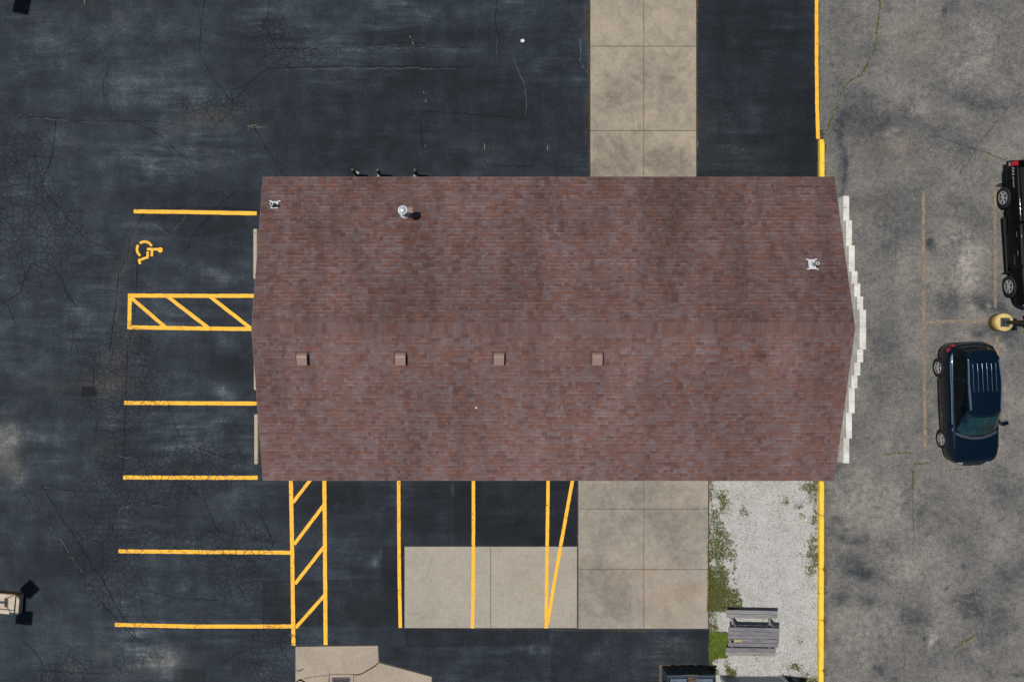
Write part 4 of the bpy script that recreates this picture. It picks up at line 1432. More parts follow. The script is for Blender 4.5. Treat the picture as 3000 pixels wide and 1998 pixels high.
ob = MB().box(-.28, .28, -.50, .50, -.07, .07).build('lamp_head', M['pole'], lp3, bevel=.01, seg=1)
ob.location = Q - base
ob.rotation_euler = (0, 0, R(-11))

# cream plinth at the left edge
n = NT('cream_paint', .8, .25)
c = n.mix(n.mr(n.noise(2.5, 6, .7), .42, .7), C(214, 200, 176), C(184, 170, 148))
n.color(c)
M['cream'] = n.m
q = P(-40, 1756)
pl = tag(empty('plinth', (q.x, q.y, 0), R(-5)), 'cream painted low concrete plinth crossed by the light pole shadow', 'plinth')
ex = (70 + 40) * H / F * .985
MB().box(-1.2, ex, -.36, .36, .004, .30).build('plinth_body', M['cream'], pl, bevel=.02)
MB().box(-1.2, ex - .13, -.20, -.175, .301, .325).build('rib', M['black_metal'], pl)
MB().box(ex - .155, ex - .125, -.34, .33, .301, .33).build('rib', M['black_metal'], pl)
M['worn_edge'] = simple('rusty_edge', C(150, 120, 88), .9, .2, 0, .5, 9)
MB().box(-1.2, ex - .02, .362, .385, .01, .28).build('edge_strip', M['worn_edge'], pl)

# ------------------------------------------------------------------ picnic table
def wood(name, a, b, k):
    n = NT(name, .88, .2)
    v = n.mapv(n.obj(), (.7, 9, 9))
    g = n.noise(3.0, 7, .7, v, .8)
    g2 = n.noise(22, 3, .6, n.mapv(n.obj(), (.12, 3, 3)))
    c = n.ramp(n.math('ADD', n.math('MULTIPLY', g, .65), n.math('MULTIPLY', g2, .35)), [(.32, k), (.47, a), (.64, b)])
    kn = n.mr(n.vor(2.6, n.mapv(n.obj(), (1, 2.2, 1)), 'F1'), .03, .07, 1, 0)
    c = n.mix(n.math('MULTIPLY', kn, .7), c, k)
    n.color(c)
    n.bump(g, .4, .008)
    return n.m


M['wood'] = wood('weathered_grey_wood', C(124, 122, 126), C(158, 156, 157), C(70, 68, 72))
M['wood2'] = wood('weathered_pale_wood', C(142, 140, 140), C(172, 170, 166), C(88, 84, 82))
M['wood_new'] = wood('bare_broken_wood', C(188, 172, 132), C(206, 192, 152), C(140, 122, 90))
ta, tb = P(2134, 1868, .74), P(2282, 1868, .74)
table = tag(empty('picnic_table', ((ta.x + tb.x) / 2, ta.y + .02, 0), R(-1.1)), 'weathered grey picnic table with a broken plank on the white gravel', 'picnic table')


def plank(name, x0, x1, y0, y1, z, th, m, rz=0.0):
    mb = MB().box(x0, x1, y0, y1, z - th, z)
    o = mb.build(name, m, table, bevel=.006, seg=1)
    o.rotation_euler = (0, 0, rz)
    return o


hy = .348
pw_ = .1385
for i in range(5):
    y1_ = hy - i * (pw_ + .0015)
    if i == 3:
        plank('tabletop_plank', -.60, .915, y1_ - pw_ + .006, y1_ - .004, .74, .036, M['wood'])
        plank('broken_plank_end', -.70, -.603, y1_ - pw_ + .03, y1_ - .02, .735, .034, M['wood_new'])
        ob = plank('broken_plank_face', -.66, -.40, y1_ - pw_ + .03, y1_ - .02, .7445, .004, M['wood_new'])
    else:
        plank('tabletop_plank', -.92 + (.0, .006, -.004, 0, .002)[i], .915 + (.008, .0, .006, 0, -.018)[i], y1_ - pw_ + .002, y1_ - .002, .74 + (0, .003, .001, 0, -.004)[i], .037, M['wood'] if i % 2 else M['wood'])
for s, x0, x1 in ((1, -.90, .955), (-1, -.90, .90)):
    for k in range(2):
        yc = s * (.60 + k * .145) + (.06 if s > 0 else .035)
        plank('bench_plank', x0 - .015 * k, x1 + .01 * k, yc - .069, yc + .069, .45 - .006 * k, .037, M['wood2'] if s > 0 or k else M['wood'])
for x in (-.68, .68):
    lg = MB()
    for s in (1, -1):
        MB().bar((x + .045, s * .30, .70), (x + .045, s * .58, .008), .038, .088, (0, 1, 0)).build('leg', M['wood2'], table)
    MB().bar((x, -.76, .388), (x, .80, .388), .038, .085).build('bench_beam', M['wood2'], table)
    MB().bar((x, -.34, .682), (x, .34, .682), .038, .075).build('top_beam', M['wood2'], table)
MB().bar((-.64, 0, .40), (-.05, 0, .68), .038, .085).build('brace', M['wood2'], table)
MB().bar((.64, 0, .40), (.05, 0, .68), .038, .085).build('brace', M['wood2'], table)

# ------------------------------------------------------------------ slatted enclosure at the bottom edge
ea, eb = P(2112, 1981), P(2289, 1981)
enc = tag(empty('slatted_enclosure', ((ea.x + eb.x) / 2, ea.y, 0)), 'grey slatted wooden enclosure rising from the gravel at the bottom edge', 'enclosure')
M['wood3'] = wood('grey_slat_wood', C(176, 178, 184), C(206, 208, 214), C(120, 120, 124))
ew, ed, eh = (eb.x - ea.x) / 2, 1.5, 2.3
for x in (-ew, ew):
    for y in (0, -ed): MB().box(x - .055, x + .055, y - .055, y + .055, .004, eh).build('corner_post', M['wood3'], enc, bevel=.006, seg=1)
z = .06
while z < eh - .08:
    for y in (.0, -ed):
        MB().box(-ew + .056, ew - .056, y - .012, y + .012, z, z + .075).build('slat', M['wood3'], enc)
    for x in (-ew, ew):
        MB().box(x - .012, x + .012, -ed + .056, -.056, z, z + .075).build('slat', M['wood3'], enc)
    z += .115
MB().box(-ew - .056, ew + .056, -ed - .056, .056, eh + .001, eh + .03).build('lid', M['wood3'], enc, bevel=.005, seg=1)

# ------------------------------------------------------------------ dumpster
M['dump'] = simple('dumpster_steel', C(58, 72, 86), .6, .35, .1, .25, 4)
M['dump_lid'] = simple('dumpster_lid_plastic', C(92, 108, 122), .6, .3, 0, .2, 5)
M['bag'] = simple('rubbish', C(104, 84, 72), .8, .2, 0, .6, 12)
M['sticker'] = simple('yellow_sticker', C(180, 178, 92), .6, .3)
bed('dumpster_pad', [(1931, 1946), (2092, 1948), (2092, 2090), (1931, 2090)], .010, M['conc_red'])
o = bpy.data.objects['dumpster_pad']
for nm in ('dirt', 'rust'): set_attr(o.data, nm, np.zeros(4))
da, db = P(1957, 1981, 1.05), P(2090, 1981, 1.05)
ds = tag(empty('dumpster', ((da.x + db.x) / 2, da.y, 0)), 'blue grey steel dumpster with open lids at the bottom edge of the lot', 'dumpster')
dw, dd, dh = (db.x - da.x) / 2, 1.35, 1.05
bd = MB()
bd.box(-dw, dw, -.03, 0, .10, dh).box(-dw, dw, -dd, -dd + .03, .10, dh).box(-dw, -dw + .03, -dd + .03, -.03, .10, dh).box(dw - .03, dw, -dd + .03, -.03, .10, dh).box(-dw + .03, dw - .03, -dd + .03, -.03, .10, .13)
bd.build('bin_body', M['dump'], ds)
for x in (-dw * .6, -dw * .2, dw * .2, dw * .6): MB().box(x - .03, x + .03, .001, .03, .16, dh - .06).build('rib', M['dump'], ds)
MB().box(-dw - .04, dw + .04, -.04, .045, dh - .05, dh + .001).build('rim', M['dump'], ds)
MB().box(-dw * .30, dw * .32, .046, .050, dh - .048, dh - .004).build('sticker', M['sticker'], ds)
for x in (-dw * .55, dw * .6):
    ob = MB().box(-dw * .36, dw * .36, -1.0, -.06, 0, .035).build('lid', M['dump_lid'], ds, bevel=.01, seg=1)
    ob.location = (x, 0, dh + .01)
    for k in (-.5, .5): MB().box(x + k * dw * .36 - .05, x + k * dw * .36 + .05, -.85, -.14, dh + .0455, dh + .065).build('lid_ridge', M['dump_lid'], ds, bevel=.008, seg=1)
for s in (-1, 1):
    MB().box(s * dw - .07 if s < 0 else s * dw, s * dw if s < 0 else s * dw + .07, -.9, -.35, .55, .72).build('lift_pocket', M['dump'], ds)
for x in (-dw + .12, dw - .12):
    for y in (-.15, -dd + .15): MB().lathe([(.05, -.03), (.05, .03)], 14, (x, y, .064), 'y').build('wheel', M['black_metal'], ds)
V, Fc = [], []
nn = 14
for j in range(nn):
    for i in range(nn): V.append((-dw + .05 + (2 * dw - .1) * i / (nn - 1), -dd + .05 + (dd - .1) * j / (nn - 1), .72 + .12 * random.random()))
for j in range(nn - 1):
    for i in range(nn - 1): Fc.append((j * nn + i, j * nn + i + 1, (j + 1) * nn + i + 1, (j + 1) * nn + i))
rb_ = mk('rubbish', V, Fc, M['bag'], None, loc=tuple(ds.location))
tag(rb_, 'loose brown rubbish lying inside the open dumpster', 'rubbish', None, 'stuff')

# ------------------------------------------------------------------ vehicles
from mathutils.bvhtree import BVHTree


def car_paint(name, c, c2, rough=.25, coat=.6):
    n = NT(name, rough, .15, .3)
    fl = n.noise(400, 1, .5, n.obj())
    n.color(n.mix(n.mr(fl, .4, .7), c, c2))
    n.b.inputs['Coat Weight'].default_value = coat
    n.b.inputs['Coat Roughness'].default_value = .04
    return n.m


M['blue_paint'] = car_paint('dark_blue_car_paint', (.0009, .006, .015, 1), (.0018, .010, .024, 1))
M['black_paint'] = car_paint('black_car_paint', (.002, .002, .003, 1), (.003, .003, .004, 1), .5, .06)
n = NT('tinted_glass', .04, .22)
n.color((.002, .004, .005, 1))
M['tint'] = n.m
n = NT('windscreen_glass', .03, .5)
n.color(n.ramp(n.noise(1.6, 4, .6, n.mapv(n.obj(), (1, 2, 1))), [(.35, (.002, .012, .015, 1)), (.62, (.008, .040, .046, 1))]))
M['screen'] = n.m
n = NT('pale_reflection_glass', .05, .5)
n.color((.09, .17, .14, 1))
M['pale_glass'] = n.m
M['rib'] = simple('glint_roof_rib', C(84, 104, 122), .15, .5, .6, .05, coat=1.0)  # paler than the body paint, sky reflection put into the rib colour
M['rail'] = simple('satin_roof_rail', C(120, 142, 162), .22, .5, .5, .05)
M['tyre'] = simple('tyre_rubber', C(44, 45, 48), .85, .2, 0, .15, 10)
M['alloy'] = simple('silver_alloy', C(190, 190, 192), .35, .5, .25, .08)
M['alloy_dark'] = simple('dark_alloy_back', C(40, 40, 44), .6, .3, .3)
M['plastic'] = simple('black_plastic', C(22, 22, 24), .6, .3, 0, .1)
M['gray_trim'] = simple('grey_bumper_trim', C(62, 66, 72), .5, .4, 0, .1)
M['chrome'] = simple('chrome', C(220, 222, 226), .12, .5, 1.0, .03)
M['seam'] = simple('panel_gap', (.002, .002, .003, 1), .8, .1)
M['red_lens'] = simple('red_lens', C(190, 14, 18), .15, .5, 0, .15, coat=1.0)
M['white_lens'] = simple('clear_lens', C(170, 180, 188), .12, .5, 0, .1, coat=1.0)
M['decal'] = simple('pale_decal', C(196, 208, 216), .5, .3)


def itp(x, xs, ys): return float(np.interp(x, xs, ys))


def smooth_tab(tab, nst):
    xs = [t[0] for t in tab]
    X = np.linspace(xs[0], xs[-1], nst)
    cols = []
    for k in range(1, len(tab[0])):
        y = np.interp(X, xs, [t[k] for t in tab])
        y2 = y.copy()
        for _ in range(2): y2[1:-1] = (y2[:-2] + 2 * y2[1:-1] + y2[2:]) / 4
        cols.append(y2)
    return X, cols


PROF = [(0, 0), (.55, 0), (.84, .0), (.93, .03), (.975, .10), (.992, .25), (1.0, .42), (.998, .58), (.985, .74), (.965, .86), (.935, .94), (.89, .985), (.80, 1.0), (.5, 1.0), (0, 1.0)]


def body_loft(name, tab, m, parent, nst=72, crown=.03):
    """tab rows: x, half width, bottom, top"""
    X, (w, zb, zt) = smooth_tab(tab, nst)
    V, Fc = [], []
    ring = [(-a, b) for a, b in PROF[::-1][:-1]] + PROF[:-1]      # top centre round the right side, bottom, left
    ring = [(a, b) for a, b in PROF] + [(-a, b) for a, b in PROF[-2:0:-1]]
    m_ = len(ring)
    for i, x in enumerate(X):
        for fy, fz in ring:
            z = zb[i] + (zt[i] - zb[i]) * fz
            if fz > .97: z += crown * (1 - (fy / .9) ** 2)
            V.append((x, fy * w[i], z))
    for i in range(nst - 1):
        for k in range(m_):
            Fc.append((i * m_ + k, i * m_ + (k + 1) % m_, (i + 1) * m_ + (k + 1) % m_, (i + 1) * m_ + k))
    Fc += [tuple(range(m_))[::-1], tuple(range((nst - 1) * m_, nst * m_))]
    Fc = [f[::-1] for f in Fc]
    o = mk(name, V, Fc, m, parent, True)
    bm = bmesh.new(); bm.from_mesh(o.data); bmesh.ops.recalc_face_normals(bm, faces=bm.faces); bm.to_mesh(o.data); bm.free()
    o.data.polygons.foreach_set('use_smooth', [True] * len(o.data.polygons))
    return o


def cut_arches(o, axles, r, depth, y_out, zc):
    for x in axles:
        for s in (-1, 1):
            c = MB().lathe([(r, -depth), (r, depth)], 40, (x, s * y_out, zc), 'y').build('cutter', M['plastic'])
            bm = bmesh.new(); bm.from_mesh(c.data); bmesh.ops.recalc_face_normals(bm, faces=bm.faces); bm.to_mesh(c.data); bm.free()
            c.matrix_world = o.matrix_world
            c.parent = o.parent
            md = o.modifiers.new('cut', 'BOOLEAN')
            md.operation = 'DIFFERENCE'
            md.solver = 'EXACT'
            md.object = c
            bpy.context.view_layer.update()
            bake(o)
            bpy.data.objects.remove(c, do_unlink=True)


def surface_of(o):
    return BVHTree.FromPolygons([v.co.copy() for v in o.data.vertices], [tuple(p.vertices) for p in o.data.polygons])


def strip_on(tree, pts, width, m, name, parent, lift=.003, frm='side', s=-1, n_=None):
    """thin strip laid on a body surface along points; frm says from where it is pressed on"""
    P_, N_ = [], []
    for p in resample([Vector(p) for p in pts], .05):
        if frm == 'side': o_, d_ = Vector((p.x, s * 3, p.z)), Vector((0, -s, 0))
        elif frm == 'top': o_, d_ = Vector((p.x, p.y, 4)), Vector((0, 0, -1))
        elif frm == 'front': o_, d_ = Vector((5, p.y, p.z)), Vector((-1, 0, 0))
        else: o_, d_ = Vector((-5, p.y, p.z)), Vector((1, 0, 0))
        h = tree.ray_cast(o_, d_)
        if h[0] is None: continue
        nn = h[1] if h[1].dot(d_) < 0 else -h[1]
        P_.append(h[0] + nn * lift)
        N_.append(nn)
    if len(P_) < 2: return None
    V, Fc = [], []
    for i, p in enumerate(P_):
        d = (P_[min(i + 1, len(P_) - 1)] - P_[max(i - 1, 0)]).normalized()
        sd = d.cross(N_[i]).normalized() * width / 2
        V += [p - sd, p + sd]
    for i in range(len(P_) - 1): Fc.append((2 * i, 2 * i + 1, 2 * i + 3, 2 * i + 2))
    return mk(name, V, Fc, m, parent, True)


def greenhouse(bottom, top, z0, z1, crown, ncol=120, nrow=26):
    """rings from the belt to the roof; returns vertices and (column,row) faces with their parameters"""
    def outline(half):
        full = half + [(x, -y) for x, y in half[::-1] if abs(y) > 1e-6]
        pts = [Vector((x, y, 0)) for x, y in full]
        seg = [(pts[(i + 1) % len(pts)] - pts[i]).length for i in range(len(pts))]
        # fixed number of samples for each edge so that bottom and top stay matched
        per = ncol // len(pts)
        out = []
        for i in range(len(pts)):
            a, b = pts[i], pts[(i + 1) % len(pts)]
            out += [a.lerp(b, k / per) for k in range(per)]
        for _ in range(max(2, per // 3)):
            out = [(out[i - 1] + out[i] * 2 + out[(i + 1) % len(out)]) / 4 for i in range(len(out))]
        return out
    A, B = outline(bottom), outline(top)
    n = len(A)
    V, rows = [], []
    for j in range(nrow + 1):
        t = j / nrow
        z = z0 + (z1 - z0) * t
        bl = t ** 1.12
        rows.append((t, z))
        for i in range(n):
            p = A[i].lerp(B[i], bl)
            V.append((p.x, p.y, z))
    cx = sum(p.x for p in B) / n
    for sc, dz in ((.975, .018), (.93, .028), (.8, .034 + crown * .3), (.5, .036 + crown * .8), (.2, .036 + crown)):
        for i in range(n): V.append((cx + (B[i].x - cx) * sc, B[i].y * sc, z1 + dz))
    R_ = nrow + 6
    Fc = []
    for j in range(R_ - 1):
        for i in range(n): Fc.append((j * n + i, j * n + (i + 1) % n, (j + 1) * n + (i + 1) % n, (j + 1) * n + i))
    Fc.append(tuple(range((R_ - 1) * n, R_ * n)))
    return V, Fc, n, nrow


def panes(V, Fc, n, nrow, pred, name, m, parent, lift=.006):
    """the faces of the greenhouse that answer pred become a pane of glass just proud of it"""
    sel, used = [], {}
    for f in Fc[:n * nrow]:
        pts = [Vector(V[k]) for k in f]
        c = sum(pts, Vector()) / 4
        nr = (pts[1] - pts[0]).cross(pts[3] - pts[0]).normalized()
        if nr.dot(Vector((c.x + .5, c.y, 0))) < 0: nr = -nr
        if pred(c, nr): sel.append((f, nr))
    if not sel: return None
    for f, nr in sel:
        for k in f: used.setdefault(k, []).append(nr)
    idx = {k: i for i, k in enumerate(used)}
    W_ = [Vector(V[k]) + sum(ns, Vector()).normalized() * lift for k, ns in used.items()]
    return mk(name, W_, [tuple(idx[k] for k in f) for f, _ in sel], m, parent, True)


def wheel(parent, x, s, zc, r, w, ytrack, spokes, dark_gap=True):
    wl = empty('wheel', (x, s * ytrack, zc), 0 if s < 0 else math.pi, parent)
    tr = [(r * .62, -w / 2 + .01), (r * .70, -w / 2), (r * .90, -w / 2 - .004), (r * .97, -w / 2 + .02), (r, -w / 2 + .05), (r, w / 2 - .05), (r * .97, w / 2 - .02), (r * .90, w / 2 + .004), (r * .70, w / 2), (r * .62, w / 2 - .01)]
    MB().lathe(tr, 40, axis='y', cap=True).build('tyre', M['tyre'], wl, True)
    rm = MB()
    rm.lathe([(r * .63, w / 2 - .03), (r * .63, w / 2 + .004), (r * .57, w / 2 + .006), (r * .55, w / 2 - .02)], 36, axis='y', cap=False)
    ysp = -(w / 2 + .012)
    for k in range(spokes):
        for da in ((-.16, .16) if spokes > 5 else (0,)):
            a = 2 * math.pi * k / spokes + .3
            rm.bar((.05 * math.cos(a), ysp, .05 * math.sin(a)), (r * .60 * math.cos(a + da), ysp + .012, r * .60 * math.sin(a + da)), .02, .075 if spokes <= 5 else .028, (0, 1, 0)) if False else \
                rm.bar((.05 * math.cos(a), ysp, .05 * math.sin(a)), (r * .60 * math.cos(a + da), ysp + .012, r * .60 * math.sin(a + da)), .085 if spokes <= 5 else .030, .022, (0, -1, 0))
    rm.lathe([(.075, w / 2 + .0), (.07, w / 2 + .022), (.02, w / 2 + .028)], 20, axis='y')
    rm.build('rim', M['alloy'], wl, True if False else False)
    MB().lathe([(r * .61, w / 2 - .012), (r * .61, w / 2 - .004)], 30, axis='y').build('rim_back', M['alloy_dark'], wl)
    return wl


def lettering(txt, size, m, parent, origin, xdir, zdir, name='lettering', spacing=1.0):
    cu = bpy.data.curves.new(name, 'FONT')
    cu.body = txt
    cu.size = size
    cu.space_character = spacing
    cu.extrude = .002
    to = bpy.data.objects.new(name, cu)
    COL.objects.link(to)
    dg = bpy.context.evaluated_depsgraph_get()
    me = bpy.data.meshes.new_from_object(to.evaluated_get(dg))
    bpy.data.objects.remove(to, do_unlink=True)
    o = bpy.data.objects.new(name, me)
    COL.objects.link(o)
    me.materials.clear()
    me.materials.append(m)
    xd, zd = Vector(xdir).normalized(), Vector(zdir).normalized()
    nd = xd.cross(zd)
    mm = Matrix((xd, zd, nd)).transposed().to_4x4()
    mm.translation = Vector(origin)
    o.parent = parent
    o.matrix_local = mm
    return o


# ---- dark blue suv
a = math.atan2(-2.62, .12)
suv = tag(empty('suv', (18.17, -2.37, .004), a), 'dark blue four door suv parked beside the yellow drum of the light pole', 'car')
SW = .90
tab = [(-2.22, .50, .50, .74), (-2.18, .66, .44, .86), (-2.08, .77, .38, 1.00), (-1.9, .855, .33, 1.08), (-1.5, .89, .30, 1.10), (-1.0, .90, .27, 1.09), (0, .905, .26, 1.06), (.9, .90, .27, 1.03), (1.25, .90, .28, 1.01), (1.6, .88, .30, .99), (1.9, .83, .33, .95), (2.08, .74, .37, .88), (2.18, .60, .42, .78), (2.23, .42, .47, .68)]
body = body_loft('body', tab, M['blue_paint'], suv)
AX = (-1.31, 1.31)
cut_arches(body, AX, .395, .20, SW, .36)
tree = surface_of(body)
for x in AX:
    for s in (-1, 1):
        wheel(suv, x, s, .352, .352, .22, SW - .105, 5)
        MB().lathe([(.385, -.03), (.385, .03)], 26, (x, s * (SW - .32), .37), 'y').build('wheel_well', M['seam'], suv)
bot = [(-2.10, 0), (-2.07, .52), (-1.93, .735), (-1.0, .775), (.3, .785), (.88, .745), (1.10, .52), (1.17, 0)]
top = [(-1.80, 0), (-1.79, .42), (-1.68, .575), (-1.0, .60), (-.3, .60), (.17, .575), (.34, .40), (.38, 0)]
V, Fc, nn_, nr_ = greenhouse(bot, top, 1.03, 1.645, .03, 140, 26)
cabin = mk('cabin', V, Fc, M['blue_paint'], suv, True)
zlo, zhi = 1.115, 1.565
bx = lambda z: (z - 1.03) / .615
def xf(z): return .93 - (.93 - .20) * bx(z) ** 1.12
def xr(z): return -1.98 + (1.98 - 1.70) * bx(z) ** 1.12
for s in (-1, 1):
    panes(V, Fc, nn_, nr_, lambda c, n_: c.y * s > .3 and abs(n_.y) > .8 and zlo < c.z < zhi and .02 < c.x < xf(c.z) - .13, 'front_side_window', M['tint'], suv)
    panes(V, Fc, nn_, nr_, lambda c, n_: c.y * s > .3 and abs(n_.y) > .8 and zlo < c.z < zhi and -.86 < c.x < -.06, 'rear_side_window', M['tint'], suv)
    panes(V, Fc, nn_, nr_, lambda c, n_: c.y * s > .3 and abs(n_.y) > .72 and zlo + .02 < c.z < zhi and xr(c.z) + .14 < c.x < -.95, 'quarter_window', M['tint'], suv)
panes(V, Fc, nn_, nr_, lambda c, n_: n_.x > .45 and c.x > .1 and zlo - .05 < c.z < zhi + .03, 'windscreen', M['screen'], suv)
panes(V, Fc, nn_, nr_, lambda c, n_: n_.x < -.6 and c.x < -1.6 and zlo + .01 < c.z < zhi - .02, 'rear_window', M['tint'], suv)
ctree = surface_of(cabin)
strip_on(ctree, [(1.0 - .75 * t, .62 - .10 * t, 0) for t in (0, .5, 1)], .05, M['pale_glass'], 'windscreen_reflection_band', suv, .012, 'top')  # pale reflection on the windscreen, painted as a strip over the glass
# shoulder highlight laid on as a pale strip, sill strip, roof rails and ribs
for s in (-1, 1):
    strip_on(tree, [(-1.75, 0, 1.06), (-.5, 0, 1.045), (.95, 0, .995)], .03, M['rail'], 'shoulder_highlight', suv, .006, 'side', s)
    strip_on(tree, [(-.86, 0, .36), (.86, 0, .36)], .05, M['gray_trim'], 'sill_moulding', suv, .012, 'side', s)
    for xx in (-.92, -.02, .93): strip_on(tree, [(xx, 0, .40), (xx, 0, 1.02)], .010, M['seam'], 'door_gap', suv, .002, 'side', s)
    for xx in (-.80, .12): strip_on(tree, [(xx - .08, 0, .93), (xx + .08, 0, .93)], .028, M['blue_paint'], 'door_handle', suv, .03, 'side', s)
    rl = MB()
    pts = [Vector((-1.58 + k * .19, s * (.575 - .010 * abs(k - 4)), 1.712 - .0018 * (k - 5) ** 2)) for k in range(10)]
    for p0, p1 in zip(pts[:-1], pts[1:]): rl.bar(p0, p1 + (p1 - p0) * .04, .045, .03)
    for k in (0, 4, 9): rl.bar(pts[k] - Vector((0, 0, .06)), pts[k], .04, .05, (1, 0, 0))
    rl.build('roof_rail', M['rail'], suv, bevel=.012, seg=3)
for k in range(6):
    y = -.40 + k * .16
    pts = [(-1.46, y, 0), (-1.0, y, 0), (-.48, y, 0)]
    rb = MB()
    V2, F2, PP = [], [], []
    for x in np.linspace(-1.46, -.48, 14):
        h = ctree.ray_cast(Vector((x, y, 4)), Vector((0, 0, -1)))[0]
        for yy, zz in ((-.012, -.004), (-.007, .007), (0, .011), (.007, .007), (.012, -.004)): V2.append((x, y + yy, h.z + zz))
    for i in range(13):
        for q_ in range(4): F2.append((i * 5 + q_, (i + 1) * 5 + q_, (i + 1) * 5 + q_ + 1, i * 5 + q_ + 1))
    ob = mk('roof_rib', V2, F2, M['rib'], suv, True)
sp = MB().prism([(-1.93, -.36), (-1.90, -.44), (-1.66, -.54), (-1.66, .54), (-1.90, .44), (-1.93, .36)], 1.640, 1.668).build('spoiler', M['blue_paint'], suv, bevel=.012)
strip_on(tree, [(1.02, -.74, 0), (1.14, -.5, 0), (1.22, -.2, 0), (1.23, 0, 0), (1.22, .2, 0), (1.14, .5, 0), (1.02, .74, 0)], .09, M['gray_trim'], 'cowl', suv, .008, 'top')
for s in (-1, 1):
    strip_on(tree, [(1.0, s * .70, 0), (1.5, s * .69, 0), (1.95, s * .60, 0)], .012, M['seam'], 'hood_gap', suv, .002, 'top')
    strip_on(tree, [(1.25, s * .32, 0), (1.7, s * .31, 0), (2.02, s * .28, 0)], .02, M['blue_paint'], 'hood_crease', suv, .008, 'top')
    # lamps
    hl = strip_on(tree, [(0, s * .40, .80), (0, s * .52, .81), (0, s * .62, .815)], .12, M['white_lens'], 'headlight', suv, .006, 'front')
    strip_on(tree, [(0, s * .58, .92), (0, s * .70, .93)], .16, M['red_lens'], 'tail_light', suv, .008, 'back')
    strip_on(tree, [(-2.02, 0, .90), (-1.90, 0, .96)], .15, M['red_lens'], 'tail_light_side', suv, .010, 'side', s)
    mr_ = MB().box(-.07, .07, -.11, .11, -.07, .08).build('mirror', M['blue_paint'], suv, bevel=.03, seg=3)
    mr_.location = (.74, s * .995, 1.08)
    mr_.rotation_euler = (0, 0, s * .25)
    MB().bar((.76, s * .83, 1.04), (.74, s * .93, 1.07), .06, .05).build('mirror_arm', M['plastic'], suv)
    MB().bar((.55, s * .35, 1.33), (1.0, s * .12 if s > 0 else -.55, 1.12), .012, .012)
strip_on(tree, [(0, -.36, .72), (0, 0, .73), (0, .36, .72)], .16, M['plastic'], 'grille', suv, .004, 'front')
strip_on(tree, [(0, -.34, .78), (0, 0, .79), (0, .34, .78)], .02, M['chrome'], 'grille_bar', suv, .010, 'front')
strip_on(tree, [(0, -.5, .56), (0, 0, .57), (0, .5, .56)], .12, M['gray_trim'], 'front_bumper_insert', suv, .006, 'front')
strip_on(tree, [(-2.10, -.62, 0), (-2.15, -.3, 0), (-2.16, 0, 0), (-2.15, .3, 0), (-2.10, .62, 0)], .06, M['gray_trim'], 'rear_bumper_pad', suv, .006, 'top')
h = tree.ray_cast(Vector((.25, -3, .47)), Vector((0, 1, 0)))[0]
lettering('ESCAPE', .075, M['chrome'], suv, (.30, h.y - .006, .44), (1, 0, 0), (0, 0, 1), spacing=1.35)

# ---- black pickup, its far half outside the picture
a = math.atan2(-3.25, .21)
hv = Vector((math.cos(a), math.sin(a), 0))
lf = Vector((-hv.y, hv.x, 0))
mid = (Vector((19.64, 5.11, 0)) + Vector((19.87, 1.86, 0))) / 2 + lf * .86
pk = tag(empty('pickup_truck', (mid.x, mid.y, .004), a), 'black crew cab pickup truck cut off by the right picture edge', 'truck')
TW = .93
tab = [(-.62, .905, .41, 1.11), (-.58, .915, .40, 1.12), (-.2, .925, .38, 1.14), (.6, .93, .38, 1.12), (1.1, .925, .40, 1.10), (1.5, .91, .42, 1.10), (2.0, .88, .44, 1.07), (2.25, .82, .46, 1.02), (2.40, .70, .50, .92), (2.47, .5, .55, .82)]
cabb = body_loft('cab_body', tab, M['black_paint'], pk, 60)
tabb = [(-2.80, .80, .60, 1.05), (-2.78, .88, .55, 1.14), (-2.6, .915, .50, 1.18), (-1.6, .93, .45, 1.18), (-.68, .925, .45, 1.165), (-.628, .92, .45, 1.16)]
bedb = body_loft('bed_body', tabb, M['black_paint'], pk, 40, 0.0)
AXT = (-1.63, 1.62)
cut_arches(bedb, (AXT[0],), .46, .26, TW, .42)
cut_arches(cabb, (AXT[1],), .46, .26, TW, .42)
# hollow the bed
cbox = MB().box(-2.68, -.76, -.76, .76, .72, 1.6).build('cutter', M['plastic'], pk)
md = bedb.modifiers.new('cut', 'BOOLEAN'); md.operation = 'DIFFERENCE'; md.solver = 'EXACT'; md.object = cbox
bpy.context.view_layer.update()
bake(bedb)
bpy.data.objects.remove(cbox, do_unlink=True)
MB().box(-2.67, -.77, -.75, .75, .724, .735).build('bed_liner', M['plastic'], pk)
for x, s in ((AXT[0], -1), (AXT[0], 1), (AXT[1], -1), (AXT[1], 1)):
    wheel(pk, x, s, .395, .392, .26, TW - .115, 6)
    MB().lathe([(.45, -.03), (.45, .03)], 26, (x, s * (TW - .36), .42), 'y').build('wheel_well', M['seam'], pk)
    MB().box(x - .52, x - .49, (-TW - .10) if s < 0 else TW - .22, (-TW + .22) if s < 0 else TW + .10, .22, .60).build('mud_flap', M['plastic'], pk, bevel=.008, seg=1)
bot = [(-.58, 0), (-.57, .6), (-.50, .75), (.1, .78), (.7, .77), (1.0, .72), (1.22, .5), (1.30, 0)]
top = [(-.42, 0), (-.41, .5), (-.34, .60), (.0, .63), (.3, .62), (.40, .58), (.50, .42), (.54, 0)]
V, Fc, nn_, nr_ = greenhouse(bot, top, 1.09, 1.74, .03, 140, 24)
cabin = mk('cabin', V, Fc, M['black_paint'], pk, True)
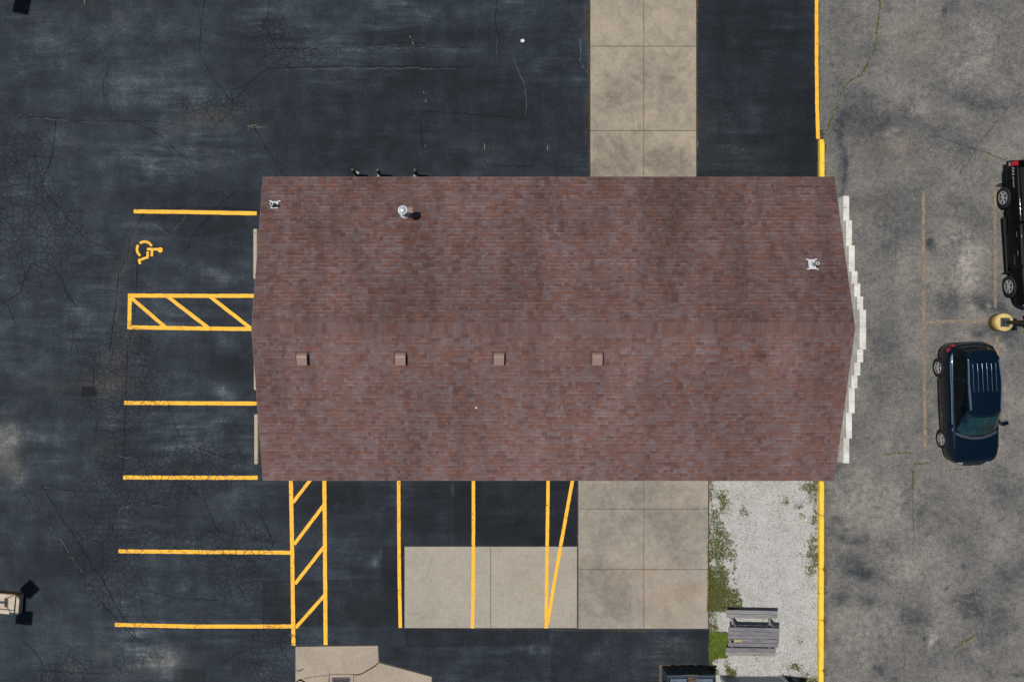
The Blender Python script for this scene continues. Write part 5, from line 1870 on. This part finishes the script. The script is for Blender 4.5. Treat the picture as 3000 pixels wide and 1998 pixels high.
for s in (-1, 1):
    panes(V, Fc, nn_, nr_, lambda c, n_: c.y * s > .3 and abs(n_.y) > .8 and 1.18 < c.z < 1.66 and .33 < c.x < 1.0 - (c.z - 1.1) * .85, 'front_side_window', M['tint'], pk)
    panes(V, Fc, nn_, nr_, lambda c, n_: c.y * s > .3 and abs(n_.y) > .8 and 1.18 < c.z < 1.66 and -.44 < c.x < .27, 'rear_side_window', M['tint'], pk)
panes(V, Fc, nn_, nr_, lambda c, n_: n_.x > .45 and c.x > .2 and 1.14 < c.z < 1.70, 'windscreen', M['tint'], pk)
panes(V, Fc, nn_, nr_, lambda c, n_: n_.x < -.7 and c.x < -.3 and 1.2 < c.z < 1.64, 'rear_window', M['tint'], pk)
tc, tb2 = surface_of(cabb), surface_of(bedb)
for s in (-1, 1):
    for xx in (-.35, .32, 1.02): strip_on(tc, [(xx, 0, .48), (xx, 0, 1.08)], .010, M['seam'], 'door_gap', pk, .002, 'side', s)
    for xx in (-.22, .45): strip_on(tc, [(xx - .09, 0, 1.0), (xx + .09, 0, 1.0)], .03, M['chrome'] if s < 0 else M['black_paint'], 'door_handle', pk, .02, 'side', s)
    strip_on(tc, [(-.58, 0, .46), (1.1, 0, .46)], .03, M['gray_trim'], 'sill_moulding', pk, .006, 'side', s)
    MB().box(-.95, 1.1, s * .86 - .09, s * .86 + .09, .30, .36).build('side_step', M['plastic'], pk, bevel=.02)
    tl = MB().box(-2.815, -2.66, s * .85 - .065, s * .85 + .065, .86, 1.16).build('tail_light', M['red_lens'], pk, bevel=.02)
    MB().box(-2.818, -2.70, s * .85 - .068, s * .85 + .068, .80, .858).build('reversing_light', M['white_lens'], pk, bevel=.01)
    strip_on(tc, [(0, s * .5, .88), (0, s * .62, .89), (0, s * .74, .89)], .16, M['white_lens'], 'headlight', pk, .006, 'front')
    mr_ = MB().box(-.08, .08, -.12, .12, -.09, .10).build('mirror', M['black_paint'], pk, bevel=.03, seg=3)
    mr_.location = (.95, s * 1.06, 1.18)
    MB().bar((.95, s * .84, 1.12), (.95, s * .98, 1.15), .06, .05).build('mirror_arm', M['plastic'], pk)
MB().box(-2.93, -2.80, -.82, .82, .50, .66).build('rear_bumper', M['plastic'], pk, bevel=.03)
MB().box(-2.812, -2.80, -.78, .78, .70, 1.12).build('tailgate', M['black_paint'], pk, bevel=.004, seg=1)
strip_on(tc, [(0, -.42, .82), (0, 0, .83), (0, .42, .82)], .22, M['plastic'], 'grille', pk, .004, 'front')
strip_on(tc, [(0, -.7, .60), (0, 0, .60), (0, .7, .60)], .12, M['gray_trim'], 'front_bumper', pk, .006, 'front')
h = tb2.ray_cast(Vector((-2.4, -3, 1.02)), Vector((0, 1, 0)))[0]
lettering('FX4', .17, M['decal'], pk, (-2.62, h.y - .012, .95), (1, 0, 0), (0, .10, 1))
lettering('OFF ROAD', .085, M['decal'], pk, (-2.30, h.y - .012, .97), (1, 0, 0), (0, .10, 1))
h = tc.ray_cast(Vector((.7, -3, .80)), Vector((0, 1, 0)))[0]
lettering('RANGER', .085, M['chrome'], pk, (.50, h.y - .010, .80), (1, 0, 0), (0, 0, 1), spacing=1.2)
